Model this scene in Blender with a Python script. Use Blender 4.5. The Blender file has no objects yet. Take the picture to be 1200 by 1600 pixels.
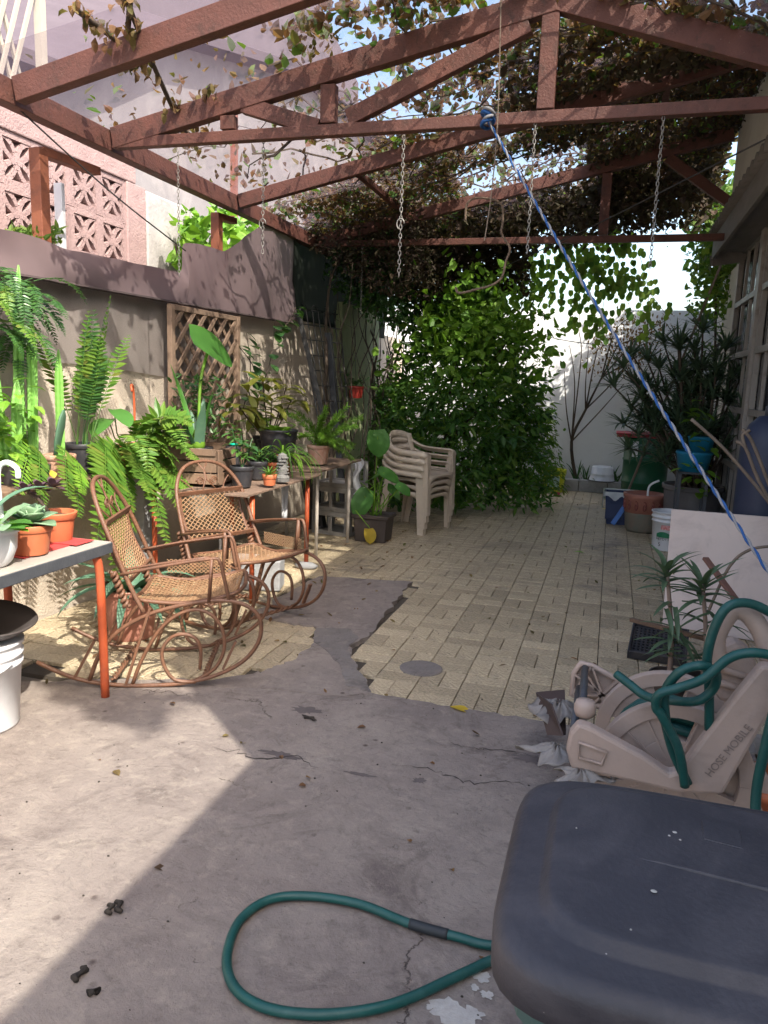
import bpy, math, random
import numpy as np
from mathutils import Vector, Matrix
random.seed(7); rng = np.random.default_rng(7)
PI = math.pi; rad = math.radians
S = bpy.context.scene; C = S.collection
V = Vector
# ------------------------------------------------------------------ camera
H = 1.5; FPX = 1186.0
yw, pt, rl = rad(16.3), rad(9.8), rad(2.0)
_f = V((-math.sin(yw)*math.cos(pt), math.cos(yw)*math.cos(pt), -math.sin(pt)))
_r = V((math.cos(yw), math.sin(yw), 0)); _u = _r.cross(_f)
_r2 = _r*math.cos(rl)+_u*math.sin(rl); _u2 = -_r*math.sin(rl)+_u*math.cos(rl)
cam = bpy.data.cameras.new('camera'); co = bpy.data.objects.new('camera', cam); C.objects.link(co)
M3 = Matrix((_r2, _u2, -_f)).transposed()
co.matrix_world = Matrix.Translation((0, 0, H)) @ M3.to_4x4()
cam.sensor_fit = 'VERTICAL'; cam.sensor_height = 24; cam.lens = FPX/1600*24
cam.clip_start = .02; cam.clip_end = 2000
S.camera = co
# ------------------------------------------------------------------ sky, sun, exposure
TOSUN = V((.69, -.62, 1.0)).normalized()
EL = math.asin(TOSUN.z); AZ = math.atan2(TOSUN.x, TOSUN.y)
w = bpy.data.worlds.new('World'); S.world = w; w.use_nodes = True
nt = w.node_tree; bg = nt.nodes['Background']
sky = nt.nodes.new('ShaderNodeTexSky'); sky.sky_type = 'NISHITA'; sky.sun_disc = False
sky.sun_elevation = EL; sky.sun_rotation = AZ; sky.air_density = 1.2; sky.dust_density = 4.0
nt.links.new(sky.outputs[0], bg.inputs[0]); bg.inputs[1].default_value = .15
sd = bpy.data.lights.new('sun', 'SUN'); sd.energy = 2.75; sd.angle = rad(.53); sd.color = (1, .94, .82)
so = bpy.data.objects.new('sun', sd); C.objects.link(so)
so.rotation_euler = TOSUN.to_track_quat('Z', 'Y').to_euler(); so.location = TOSUN*30
S.view_settings.view_transform = 'Standard'; S.view_settings.look = 'None'
S.view_settings.exposure = 1.75; S.view_settings.gamma = 1; S.view_settings.use_curve_mapping = False
S.render.engine = 'CYCLES'
S.cycles.max_bounces = 8; S.cycles.transparent_max_bounces = 24; S.cycles.diffuse_bounces = 5
# ------------------------------------------------------------------ helpers
def at(px, py, ax, val):
    """world point where the sight line of photo pixel (px,py) meets the plane axis=val (used to survey the place)"""
    d = _r2*((px-600)/FPX)+_u2*((800-py)/FPX)+_f
    o = V((0, 0, H)); return o+d*((val-o[ax])/d[ax])
def g(px, py, z=0.0): return at(px, py, 2, z)

class MB:
    def __init__(s): s.v = []; s.f = []
    def add(s, vs, fs):
        b = len(s.v); s.v.extend([tuple(x) for x in vs]); s.f.extend([tuple(i+b for i in f) for f in fs]); return s
    def box(s, c, d, rot=None):
        c = V(c); x, y, z = d[0]/2, d[1]/2, d[2]/2
        vs = [V((i, j, k)) for k in (-z, z) for j in (-y, y) for i in (-x, x)]
        if rot is not None: vs = [rot @ p for p in vs]
        return s.add([p+c for p in vs], [(0, 2, 3, 1), (4, 5, 7, 6), (0, 1, 5, 4), (2, 6, 7, 3), (0, 4, 6, 2), (1, 3, 7, 5)])
    def bar(s, p, q, w, h, up=(0, 0, 1)):
        p, q = V(p), V(q); d = q-p; L = d.length; d.normalize()
        up = V(up); x = d.cross(up)
        if x.length < 1e-4: x = d.cross(V((1, 0, 0)))
        x.normalize(); z = x.cross(d)
        return s.box((p+q)/2, (w, L, h), Matrix((x, d, z)).transposed())
    def tube(s, pts, r, n=8, closed=False):
        P = [V(p) for p in pts]; m = len(P)
        rs = r if isinstance(r, (list, tuple)) else [r]*m
        t0 = (P[1]-P[0]).normalized(); a = t0.orthogonal().normalized(); vs = []
        for i in range(m):
            if closed: t = P[(i+1) % m]-P[i-1]
            else: t = P[min(i+1, m-1)]-P[max(i-1, 0)]
            t = t.normalized() if t.length > 1e-9 else t0
            a = a-t*a.dot(t)
            a = a.normalized() if a.length > 1e-6 else t.orthogonal().normalized()
            b = t.cross(a)
            for k in range(n):
                th = 2*PI*k/n; vs.append(P[i]+(a*math.cos(th)+b*math.sin(th))*rs[i])
        fs = []
        for i in range(m if closed else m-1):
            j = (i+1) % m
            for k in range(n):
                l = (k+1) % n; fs.append((i*n+k, i*n+l, j*n+l, j*n+k))
        if not closed:
            fs.append(tuple(range(n))[::-1]); fs.append(tuple((m-1)*n+k for k in range(n)))
        return s.add(vs, fs)
    def lathe(s, prof, c=(0, 0, 0), n=24, sx=1, sy=1, rot=None):
        c = V(c); vs = []
        for r, z in prof:
            for k in range(n):
                p = V((r*math.cos(2*PI*k/n)*sx, r*math.sin(2*PI*k/n)*sy, z))
                vs.append((rot @ p if rot is not None else p)+c)
        fs = [(i*n+k, i*n+(k+1) % n, (i+1)*n+(k+1) % n, (i+1)*n+k) for i in range(len(prof)-1) for k in range(n)]
        if prof[0][0] > 1e-6: fs.append(tuple(range(n))[::-1])
        if prof[-1][0] > 1e-6: fs.append(tuple((len(prof)-1)*n+k for k in range(n)))
        return s.add(vs, fs)
    def prism(s, poly, d):
        d = V(d); n = len(poly); a = [V(p) for p in poly]
        return s.add(a+[p+d for p in a], [tuple(range(n))[::-1], tuple(range(n, 2*n))]+[(i, (i+1) % n, n+(i+1) % n, n+i) for i in range(n)])
    def sheet(s, fn, nu, nv):
        vs = [fn(i/nu, j/nv) for j in range(nv+1) for i in range(nu+1)]
        return s.add(vs, [(j*(nu+1)+i, j*(nu+1)+i+1, (j+1)*(nu+1)+i+1, (j+1)*(nu+1)+i) for j in range(nv) for i in range(nu)])
    def leaf(s, p, d, L, W, bend=.6, n=4, prof='oval', fold=.25, up=(0, 0, 1)):
        p = V(p); d = V(d).normalized(); side = d.cross(V(up))
        if side.length < .05: side = d.cross(V((random.uniform(-1, 1), random.uniform(-1, 1), .1)))
        side.normalize(); vs = []; pos = p.copy(); fs = []
        for i in range(n+1):
            t = i/n
            if prof == 'oval': wd = math.sin(PI*min(1, max(.02, t**.8)))**.8 if t < 1 else .02
            elif prof == 'strap': wd = (.75+.5*t)*(1-t**2.2)+.01
            elif prof == 'spat': wd = math.sin(PI*(.04+.93*t**1.35))
            elif prof == 'heart': wd = (.55+1.1*t)*(1-t**1.6)**.8*1.15 if t < 1 else .01
            else: wd = 1-t*.98
            wd = wd*W/2; nrm = side.cross(d).normalized()
            vs += [pos-side*wd+nrm*(wd*fold), pos.copy(), pos+side*wd+nrm*(wd*fold)]
            q = Matrix.Rotation(-bend/n, 3, side); d = q @ d; pos = pos+d*(L/n)
        for i in range(n):
            a = i*3; fs += [(a, a+1, a+4, a+3), (a+1, a+2, a+5, a+4)]
        return s.add(vs, fs)
    def cloud(s, P, D, U, L, W, fold=.2):
        """vectorised small leaves: base, two sides, mid, tip"""
        P = np.asarray(P, float); D = np.asarray(D, float); U = np.asarray(U, float); n = len(P)
        D /= np.linalg.norm(D, axis=1, keepdims=True)+1e-9
        Sx = np.cross(D, U); Sx /= np.linalg.norm(Sx, axis=1, keepdims=True)+1e-9
        N = np.cross(Sx, D); L = np.broadcast_to(L, n)[:, None]; W = np.broadcast_to(W, n)[:, None]
        A = np.stack([P, P+D*L*.22-Sx*W*.42+N*W*fold, P+D*L*.6-Sx*W*.36+N*W*fold*.6, P+D*L, P+D*L*.6+Sx*W*.36+N*W*fold*.6, P+D*L*.22+Sx*W*.42+N*W*fold, P+D*L*.42-N*W*.05], 1)
        b = len(s.v); s.v.extend(map(tuple, A.reshape(-1, 3)))
        for i in range(n):
            o = b+7*i
            s.f += [(o, o+6, o+2, o+1), (o+6, o+3, o+2), (o+6, o+4, o+3), (o, o+5, o+4, o+6)]
        return s

def tag(o, label=None, cat=None, group=None, kind=None):
    if label: o['label'] = label
    if cat: o['category'] = cat
    if group: o['group'] = group
    if kind: o['kind'] = kind
    return o
def thing(name, label, cat, loc=(0, 0, 0), group=None, rz=0):
    o = bpy.data.objects.new(name, None); C.objects.link(o); o.location = loc; o.rotation_euler = (0, 0, rz)
    o.empty_display_size = .1
    return tag(o, label, cat, group)
BASE = {}
def obj(name, mb, m, parent=None, smooth=False, bevel=0, solid=0, sub=0, kind=None, label=None, cat=None, group=None):
    vs = np.array(mb.v, float).reshape(-1, 3)
    if parent is None:
        org = V(((vs[:, 0].min()+vs[:, 0].max())/2, (vs[:, 1].min()+vs[:, 1].max())/2, vs[:, 2].min())); ab = org
    else:
        pb = BASE.get(parent.name, V(parent.location)); org = pb; ab = pb
    vs = vs-np.array(org)
    me = bpy.data.meshes.new(name); me.from_pydata(vs.tolist(), [], mb.f); me.update()
    o = bpy.data.objects.new(name, me); C.objects.link(o)
    me.materials.append(m)
    if smooth: me.shade_smooth()
    if parent is None: o.location = org
    else: o.parent = parent
    BASE[o.name] = ab
    if solid:
        q = o.modifiers.new('thickness', 'SOLIDIFY'); q.thickness = solid; q.offset = 0
    if bevel:
        q = o.modifiers.new('edge', 'BEVEL'); q.width = bevel; q.segments = 2; q.limit_method = 'ANGLE'; q.angle_limit = rad(35)
    if sub:
        q = o.modifiers.new('sub', 'SUBSURF'); q.levels = sub; q.render_levels = sub
    return tag(o, label, cat, group, kind)
def dup(o, parent=None):
    c = o.copy(); C.objects.link(c)
    if parent is not None: c.parent = parent
    for ch in [x for x in o.children]: dup(ch, c)
    return c
def sm(pts, k=4, closed=False):
    """Catmull-Rom smoothing of a point list"""
    P = [V(p) for p in pts]; n = len(P); out = []
    for i in range(n if closed else n-1):
        a, b, c, d = (P[(i-1) % n], P[i], P[(i+1) % n], P[(i+2) % n]) if closed else (P[max(i-1, 0)], P[i], P[i+1], P[min(i+2, n-1)])
        for j in range(k):
            t = j/k
            out.append(.5*((2*b)+(c-a)*t+(2*a-5*b+4*c-d)*t*t+(-a+3*b-3*c+d)*t**3))
    if not closed: out.append(P[-1])
    return out
# ------------------------------------------------------------------ materials
def _n(nt, t, **kw):
    n = nt.nodes.new(t)
    for k, v in kw.items():
        if k in n.inputs.keys(): n.inputs[k].default_value = v
        else: setattr(n, k, v)
    return n
def ramp(nt, fac, stops):
    r = nt.nodes.new('ShaderNodeValToRGB'); e = r.color_ramp.elements
    while len(e) < len(stops): e.new(.5)
    for x, (p, c) in zip(e, stops): x.position = p; x.color = (*c, 1) if len(c) == 3 else c
    nt.links.new(fac, r.inputs[0]); return r.outputs[0]
def mixc(nt, f, a, b, blend='MIX'):
    m = nt.nodes.new('ShaderNodeMix'); m.data_type = 'RGBA'; m.blend_type = blend
    for s, x in ((m.inputs['Factor'], f), (m.inputs['A'], a), (m.inputs['B'], b)):
        if isinstance(x, bpy.types.NodeSocket): nt.links.new(x, s)
        else: s.default_value = x if not isinstance(x, tuple) else (*x, 1)
    return m.outputs['Result']
def mat(name, c1, c2=None, scale=6, rough=.6, bump=0, bscale=40, metal=0, isl=None, trans=0, spec=.4, dirt=None, dscale=2.5, damt=.5, rnd=0, stretch=(1, 1, 1), spots=None):
    m = bpy.data.materials.new(name); m.use_nodes = True; nt = m.node_tree; b = nt.nodes['Principled BSDF']
    tc = nt.nodes.new('ShaderNodeTexCoord'); mp = nt.nodes.new('ShaderNodeMapping'); mp.inputs['Scale'].default_value = stretch
    nt.links.new(tc.outputs['Object'], mp.inputs[0]); X = mp.outputs[0]
    ns = _n(nt, 'ShaderNodeTexNoise', Scale=scale, Detail=6.0, Roughness=.62); nt.links.new(X, ns.inputs['Vector'])
    c2 = c2 or tuple(x*.75 for x in c1)
    col = ramp(nt, ns.outputs[0], [(.3, c1), (.7, c2)])
    if isl:
        ge = nt.nodes.new('ShaderNodeNewGeometry')
        k = len(isl); ic = ramp(nt, ge.outputs['Random Per Island'], [(i/max(1, k-1), c) for i, c in enumerate(isl)])
        col = mixc(nt, .75, col, ic)
    if rnd:
        oi = nt.nodes.new('ShaderNodeObjectInfo'); hv = nt.nodes.new('ShaderNodeHueSaturation')
        mr = nt.nodes.new('ShaderNodeMapRange'); mr.inputs[3].default_value = 1-rnd; mr.inputs[4].default_value = 1+rnd
        nt.links.new(oi.outputs['Random'], mr.inputs[0]); nt.links.new(mr.outputs[0], hv.inputs['Value']); nt.links.new(col, hv.inputs['Color']); col = hv.outputs[0]
    if dirt:
        n2 = _n(nt, 'ShaderNodeTexNoise', Scale=dscale, Detail=8.0, Roughness=.7, Distortion=.6); nt.links.new(X, n2.inputs['Vector'])
        f = ramp(nt, n2.outputs[0], [(.5, (0, 0, 0)), (.68, (damt,)*3)]); col = mixc(nt, f, col, dirt)
    if spots:
        vo = _n(nt, 'ShaderNodeTexVoronoi', Scale=spots[1]); nt.links.new(X, vo.inputs['Vector'])
        f = ramp(nt, vo.outputs[0], [(spots[2]*.6, (1, 1, 1)), (spots[2], (0, 0, 0))]); col = mixc(nt, f, col, spots[0])
    nt.links.new(col, b.inputs['Base Color']); b.inputs['Roughness'].default_value = rough; b.inputs['Metallic'].default_value = metal
    b.inputs['Specular IOR Level'].default_value = spec
    if rough > .25:
        mr = nt.nodes.new('ShaderNodeMapRange'); mr.inputs[3].default_value = rough-.12; mr.inputs[4].default_value = min(1, rough+.15)
        nt.links.new(ns.outputs[0], mr.inputs[0]); nt.links.new(mr.outputs[0], b.inputs['Roughness'])
    if bump:
        n3 = _n(nt, 'ShaderNodeTexNoise', Scale=bscale, Detail=5.0, Roughness=.6); nt.links.new(X, n3.inputs['Vector'])
        bp = nt.nodes.new('ShaderNodeBump'); bp.inputs['Strength'].default_value = min(1, bump); bp.inputs['Distance'].default_value = .01*max(1, bump)
        nt.links.new(n3.outputs[0], bp.inputs['Height']); nt.links.new(bp.outputs[0], b.inputs['Normal'])
    if trans:
        tr = nt.nodes.new('ShaderNodeBsdfTranslucent'); mx = nt.nodes.new('ShaderNodeMixShader'); mx.inputs[0].default_value = trans
        tcx = mixc(nt, 1.0, col, (1.15, 1.2, .6), 'MULTIPLY'); nt.links.new(tcx, tr.inputs[0])
        nt.links.new(b.outputs[0], mx.inputs[1]); nt.links.new(tr.outputs[0], mx.inputs[2]); nt.links.new(mx.outputs[0], nt.nodes['Material Output'].inputs[0])
    return m
def mesh_cloth(name, c, open_, nscale=500, hem=0):
    """woven shade net: part holes, part strands"""
    m = bpy.data.materials.new(name); m.use_nodes = True; nt = m.node_tree; b = nt.nodes['Principled BSDF']
    tc = nt.nodes.new('ShaderNodeTexCoord')
    n1 = _n(nt, 'ShaderNodeTexNoise', Scale=nscale, Detail=2.0); nt.links.new(tc.outputs['Object'], n1.inputs['Vector'])
    n2 = _n(nt, 'ShaderNodeTexNoise', Scale=1.6, Detail=4.0); nt.links.new(tc.outputs['Object'], n2.inputs['Vector'])
    b.inputs['Roughness'].default_value = .85; b.inputs['Specular IOR Level'].default_value = .15
    nt.links.new(ramp(nt, n2.outputs[0], [(.3, c), (.7, tuple(x*1.3 for x in c))]), b.inputs['Base Color'])
    tl = nt.nodes.new('ShaderNodeBsdfTranslucent'); tl.inputs[0].default_value = (*[min(1, x*1.5) for x in c], 1)
    mx = nt.nodes.new('ShaderNodeMixShader'); mx.inputs[0].default_value = .4
    nt.links.new(b.outputs[0], mx.inputs[1]); nt.links.new(tl.outputs[0], mx.inputs[2])
    tp = nt.nodes.new('ShaderNodeBsdfTransparent'); m2 = nt.nodes.new('ShaderNodeMixShader')
    f = ramp(nt, n1.outputs[0], [(.35, (max(0, open_-.1),)*3), (.65, (open_+.1,)*3)])
    nt.links.new(f, m2.inputs[0]); nt.links.new(mx.outputs[0], m2.inputs[1]); nt.links.new(tp.outputs[0], m2.inputs[2])
    nt.links.new(m2.outputs[0], nt.nodes['Material Output'].inputs[0]); return m
def glass(name, c, rough=.05):
    m = mat(name, c, rough=.1, spec=.8); return m
RUST = mat('rust red paint', (.15, .058, .042), (.10, .042, .033), 5, .6, .5, 70, dirt=(.06, .032, .024), dscale=11, damt=.8, spots=((.19, .11, .08), 26.0, .10))
ORANGE = mat('orange paint', (.48, .10, .035), (.38, .07, .025), 9, .45, .15, 60, dirt=(.22, .07, .04), dscale=8, damt=.5)
STUCCO = mat('beige stucco', (.56, .485, .405), (.48, .41, .34), 2.2, .9, .8, 70, dirt=(.33, .27, .21), dscale=1.6, damt=.45, spec=.1)
WHITEW = mat('white wall paint', (.78, .79, .80), (.70, .71, .73), 1.5, .85, .3, 50, dirt=(.55, .55, .53), dscale=1.2, damt=.35, spec=.1)
PINK = mat('pink breeze block', (.36, .255, .245), (.29, .20, .195), 10, .92, .9, 60, spec=.1, rnd=.08)
PLAST = mat('rough white plaster', (.44, .41, .40), (.30, .28, .275), 4, .9, .8, 30, dirt=(.28, .25, .24), dscale=3, damt=.6)
WOOD = mat('weathered wood', (.22, .14, .09), (.13, .08, .055), 9, .8, .5, 40, stretch=(1, 1, .25), dirt=(.1, .07, .05), dscale=6, rnd=.2)
LATT = mat('lattice wood', (.27, .185, .13), (.18, .12, .085), 12, .8, .4, 60, rnd=.15)
IRON = mat('black iron', (.035, .036, .04), (.06, .055, .05), 9, .5, .2, 80, metal=.3)
CANE = mat('rust brown tube', (.17, .080, .045), (.105, .050, .030), 14, .45, .3, 90, dirt=(.14, .08, .055), dscale=9, damt=.55)
CANEM = mat('tan steel mesh', (.33, .20, .11), (.25, .145, .08), 14, .5, .2, 90)
TERRA = mat('terracotta plastic', (.50, .15, .065), (.44, .125, .055), 5, .5, .08, 60, dirt=(.34, .16, .1), dscale=5, damt=.4)
CLAY = mat('old clay', (.42, .2, .12), (.5, .32, .24), 14, .85, .4, 50, dirt=(.55, .42, .34), dscale=9, damt=.7)
PCLAY = mat('pink clay', (.50, .22, .16), (.43, .19, .14), 6, .7, .2, 50, dirt=(.3, .14, .1), dscale=4)
BPLAS = mat('black plastic', (.022, .022, .026), (.04, .04, .045), 8, .42, .1, 60, dirt=(.12, .1, .09), dscale=7, damt=.45)
BPLAS2 = mat('brown black plastic', (.05, .038, .034), (.07, .055, .048), 8, .5, .1, 60)
WPLAS = mat('white plastic', (.72, .73, .76), (.66, .67, .7), 5, .4, .05, 40, dirt=(.5, .46, .42), dscale=5, damt=.4)
CHAIRP = mat('cream plastic', (.60, .50, .39), (.52, .43, .33), 4, .45, .08, 50, dirt=(.36, .30, .23), dscale=5, damt=.45)
GPLAS = mat('grey plastic crate', (.33, .32, .30), (.26, .25, .24), 6, .6, .1, 50, dirt=(.18, .16, .14), dscale=5)
SOIL = mat('soil', (.055, .04, .03), (.12, .09, .065), 40, 1, 1, 90, spec=.1)
BARK = mat('bark', (.10, .075, .055), (.06, .045, .035), 18, .9, .7, 60, stretch=(1, 1, .3))
LEAFA = mat('fern green', (.10, .215, .03), (.075, .165, .025), 8, .42, isl=[(.05, .135, .02), (.11, .225, .03), (.17, .26, .04), (.075, .18, .03), (.12, .24, .03), (.22, .19, .05)], trans=.33)
LEAFB = mat('deep green leaf', (.045, .12, .03), (.035, .095, .03), 8, .35, isl=[(.03, .085, .025), (.06, .15, .03), (.045, .12, .045), (.10, .19, .035)], trans=.3)
LEAFBR = mat('bush leaf', (.09, .21, .035), (.07, .165, .03), 8, .34, isl=[(.05, .13, .03), (.10, .235, .04), (.08, .18, .05), (.2, .31, .05)], trans=.5)
LEAFV = mat('vine leaf', (.10, .19, .04), (.08, .16, .04), 8, .5, isl=[(.05, .12, .03), (.11, .20, .04), (.2, .27, .05), (.08, .17, .03)], trans=.5)
LEAFD = mat('dry vine leaf', (.2, .11, .06), (.13, .07, .04), 8, .8, isl=[(.23, .11, .055), (.12, .065, .04), (.2, .17, .06), (.28, .15, .08), (.07, .045, .03), (.13, .16, .04)], trans=.5)
LEAFX = mat('dark oleander leaf', (.09, .14, .09), (.07, .11, .075), 8, .4, isl=[(.06, .11, .07), (.10, .16, .085), (.08, .13, .09)], trans=.25)
LIME = mat('lime leaf', (.17, .34, .035), (.13, .28, .03), 8, .45, isl=[(.11, .27, .03), (.22, .37, .05), (.16, .32, .03), (.08, .2, .03)], trans=.35)
BIGL = mat('elephant ear leaf', (.085, .235, .045), (.065, .19, .035), 6, .4, .15, 30, trans=.4)
SUCC = mat('grey green succulent', (.19, .30, .18), (.15, .25, .14), 7, .5, dirt=(.3, .36, .22), dscale=9, damt=.5, trans=.12)
DARKL = mat('purple leaf', (.06, .035, .045), (.09, .05, .06), 8, .5, trans=.15)
CROT = mat('croton leaf', (.10, .24, .035), (.38, .36, .03), 9, .4, isl=[(.10, .24, .03), (.42, .40, .03), (.16, .3, .03), (.24, .12, .03), (.07, .18, .03), (.36, .38, .05), (.09, .22, .03)], trans=.3)
AGAV = mat('agave leaf', (.10, .2, .13), (.08, .16, .10), 6, .5, dirt=(.16, .26, .17), dscale=7, trans=.15)
CACT = mat('bright cactus', (.17, .38, .07), (.13, .30, .06), 10, .5, .2, 50)
YELL = mat('yellowed leaf', (.6, .42, .04), (.45, .33, .04), 10, .6, trans=.35)
RED = mat('red flower', (.55, .03, .05), (.45, .02, .05), 10, .5, trans=.3)
CEM = mat('grey cement block', (.34, .34, .345), (.27, .27, .28), 9, .95, .6, 70, dirt=(.18, .17, .16), dscale=5)
MARB = mat('white laminate', (.36, .335, .305), (.29, .27, .245), 5, .4, dirt=(.4, .35, .3), dscale=8, damt=.5)
DKEDGE = mat('dark metal edge', (.045, .05, .06), (.07, .075, .085), 9, .45, .15, 60)
BOARD = mat('table board', (.21, .14, .10), (.14, .092, .068), 9, .8, .5, 50, stretch=(.3, 1, 1), dirt=(.11, .08, .06), dscale=6)
NETC = mesh_cloth('brown shade net', (.17, .125, .13), -.2)
NETR = mesh_cloth('canopy shade net', (.15, .112, .138), .60)
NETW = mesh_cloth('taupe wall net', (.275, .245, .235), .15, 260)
# ================================================================== ground
def concrete(name, dark=1.0, blue=0.0):
    m = bpy.data.materials.new(name); m.use_nodes = True; nt = m.node_tree; b = nt.nodes['Principled BSDF']
    tc = nt.nodes.new('ShaderNodeTexCoord'); X = tc.outputs['Object']
    def ns(sc, det=8., r=.62, dis=0.): n = _n(nt, 'ShaderNodeTexNoise', Scale=sc, Detail=det, Roughness=r, Distortion=dis); nt.links.new(X, n.inputs['Vector']); return n.outputs[0]
    col = ramp(nt, ns(1.3, 9., .66, .4), [(.3, (.215*dark, .177*dark, .162*dark)), (.5, (.275*dark, .232*dark, .208*dark)), (.7, (.34*dark, .292*dark, .255*dark))])
    if blue: col = mixc(nt, blue, col, (.17, .17, .175))
    col = mixc(nt, ramp(nt, ns(7, 7., .75, .3), [(.47, (0, 0, 0)), (.68, (.4,)*3)]), col, (.135*dark, .108*dark, .10*dark))
    col = mixc(nt, ramp(nt, ns(2.1, 8., .7, 1.2), [(.54, (0, 0, 0)), (.64, (.55,)*3)]), col, (.105*dark, .082*dark, .078*dark))
    col = mixc(nt, ramp(nt, ns(3.4, 9., .8, .8), [(.6, (0, 0, 0)), (.66, (.35,)*3)]), col, (.36, .32, .28))
    col = mixc(nt, ramp(nt, ns(24, 6., .75, .5), [(.34, (.38,)*3), (.46, (0, 0, 0))]), col, (.10*dark, .08*dark, .075*dark))
    col = mixc(nt, ramp(nt, ns(15, 7., .7, .3), [(.52, (0, 0, 0)), (.66, (.6,)*3)]), col, (.36*dark, .31*dark, .265*dark))
    vo = _n(nt, 'ShaderNodeTexVoronoi', Scale=9.0); nt.links.new(X, vo.inputs['Vector'])
    msk = mixc(nt, 1.0, ramp(nt, vo.outputs[0], [(.05, (1, 1, 1)), (.13, (0, 0, 0))]), ramp(nt, ns(2.7), [(.52, (0, 0, 0)), (.6, (1, 1, 1))]), 'MULTIPLY')
    col = mixc(nt, msk, col, (.075, .055, .05))
    # hairline cracks: thin level line of a warped noise
    wn = _n(nt, 'ShaderNodeTexNoise', Scale=3.0, Detail=6.0, Roughness=.7); nt.links.new(X, wn.inputs['Vector'])
    wv = nt.nodes.new('ShaderNodeVectorMath'); wv.operation = 'MULTIPLY_ADD'; wv.inputs[1].default_value = (.35, .35, 0); nt.links.new(wn.outputs['Color'], wv.inputs[0]); nt.links.new(X, wv.inputs[2])
    ve = _n(nt, 'ShaderNodeTexVoronoi', Scale=1.15); ve.feature = 'DISTANCE_TO_EDGE'; nt.links.new(wv.outputs[0], ve.inputs['Vector'])
    cr = ramp(nt, ve.outputs['Distance'], [(.001, (1, 1, 1)), (.0045, (0, 0, 0))])
    crk = mixc(nt, 1.0, cr, ramp(nt, ns(2.3, 5.), [(.54, (0, 0, 0)), (.6, (1, 1, 1))]), 'MULTIPLY')
    col = mixc(nt, crk, col, (.07, .055, .05)); nt.links.new(col, b.inputs['Base Color'])
    b.inputs['Roughness'].default_value = .85; b.inputs['Specular IOR Level'].default_value = .25
    def mth(op, a, c):
        q = nt.nodes.new('ShaderNodeMath'); q.operation = op
        for i, x in enumerate((a, c)):
            if isinstance(x, (int, float)): q.inputs[i].default_value = x
            else: nt.links.new(x, q.inputs[i])
        return q.outputs[0]
    hgt = mth('ADD', mth('MULTIPLY', ns(5, 10., .7, .6), 1.0), mth('MULTIPLY', ns(42, 7., .75), .5))
    hgt = mth('SUBTRACT', hgt, mth('MULTIPLY', crk, .35)); hgt = mth('SUBTRACT', hgt, mth('MULTIPLY', msk, .2))
    bp = nt.nodes.new('ShaderNodeBump'); bp.inputs['Strength'].default_value = .9; bp.inputs['Distance'].default_value = .016
    nt.links.new(hgt, bp.inputs['Height']); nt.links.new(bp.outputs[0], b.inputs['Normal']); return m
CONC = concrete('worn concrete', .83); PATCH = concrete('patched concrete', .68, .35)
GROUT = mat('grout bed', (.075, .06, .045), (.05, .042, .034), 7, .95, .5, 80)
TILE = mat('yellow paver', (.61, .50, .335), (.38, .31, .21), 60, .25, 2.2, 55, dirt=(.27, .23, .18), dscale=1.4, damt=.8, rnd=.2, spec=.65)
SOILG = mat('bare earth', (.20, .17, .14), (.14, .12, .1), 3, 1, .5, 30)
def jag(pts, n=8, a=.018):
    out = []
    for i in range(len(pts)):
        p, q = V(pts[i]), V(pts[(i+1) % len(pts)])
        for k in range(n):
            t = k/n; o = p.lerp(q, t)
            if k: o += V((random.gauss(0, a), random.gauss(0, a), 0))
            out.append(o)
    return out
m = MB(); m.add([(-300, -300, -.045), (300, -300, -.045), (300, 300, -.045), (-300, 300, -.045)], [(0, 1, 2, 3)])
obj('ground', m, SOILG, kind='structure')
m = MB(); m.box((-1.05, 7.6, -.034), (4.5, 9.2, .024))
floor_ = obj('tiled_floor', m, GROUT, kind='structure')
# basket-weave pavers; the 300 that show largest are parts, the rest one joined part
U = .2175; X0 = -.615; Y0 = 3.33
conc_edge = [(-1.05, 3.33), (-.2, 3.31), (.35, 3.3), (1.2, 3.3)]
tongue = [g(*p).to_2d() for p in [(580, 1086), (566, 1058), (548, 1030), (545, 1012), (566, 1000), (588, 985), (600, 960), (622, 935), (645, 911), (560, 906), (500, 902), (455, 925), (395, 962), (450, 975), (490, 980), (496, 1003), (478, 1018), (455, 1036), (425, 1047), (395, 1056), (345, 1066), (240, 1070), (150, 1062)]]
def inpoly(x, y, P):
    c = False; n = len(P)
    for i in range(n):
        a, b = P[i], P[(i+1) % n]
        if (a[1] > y) != (b[1] > y) and x < (b[0]-a[0])*(y-a[1])/(b[1]-a[1])+a[0]: c = not c
    return c
TP = list(tongue)+[V((-2.9, 3.02)), V((-2.9, 2.4)), V((-1.0, 2.4))]
def pix(p):
    d = V(p)-V((0, 0, H)); z = d.dot(_f); return (600+FPX*d.dot(_r2)/z, 800-FPX*d.dot(_u2)/z, z)
tiles = []
for i in range(-13, 10):
    for j in range(-4, 38):
        cx, cy = X0+U*(i+.5), Y0+U*(j+.5)
        for k in (0, 1):
            hz = (i+j) % 2 == 1
            x, y = (cx, cy+(k-.5)*U/2) if hz else (cx+(k-.5)*U/2, cy)
            if not (-3.2 < x < 1.1 and y < 11.6): continue
            if x > -1.1 and y < 3.36: continue
            if y < 2.9: continue
            if inpoly(x, y, TP): continue
            a = pix((x, y, 0)); vis = 0 < a[0] < 1200 and 0 < a[1] < 1600
            occ = (x > .3 and y < 4.2)
            tiles.append((x, y, hz, (1/a[2]**2 if vis and not occ else 0)))
tiles.sort(key=lambda t: -t[3])
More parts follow.
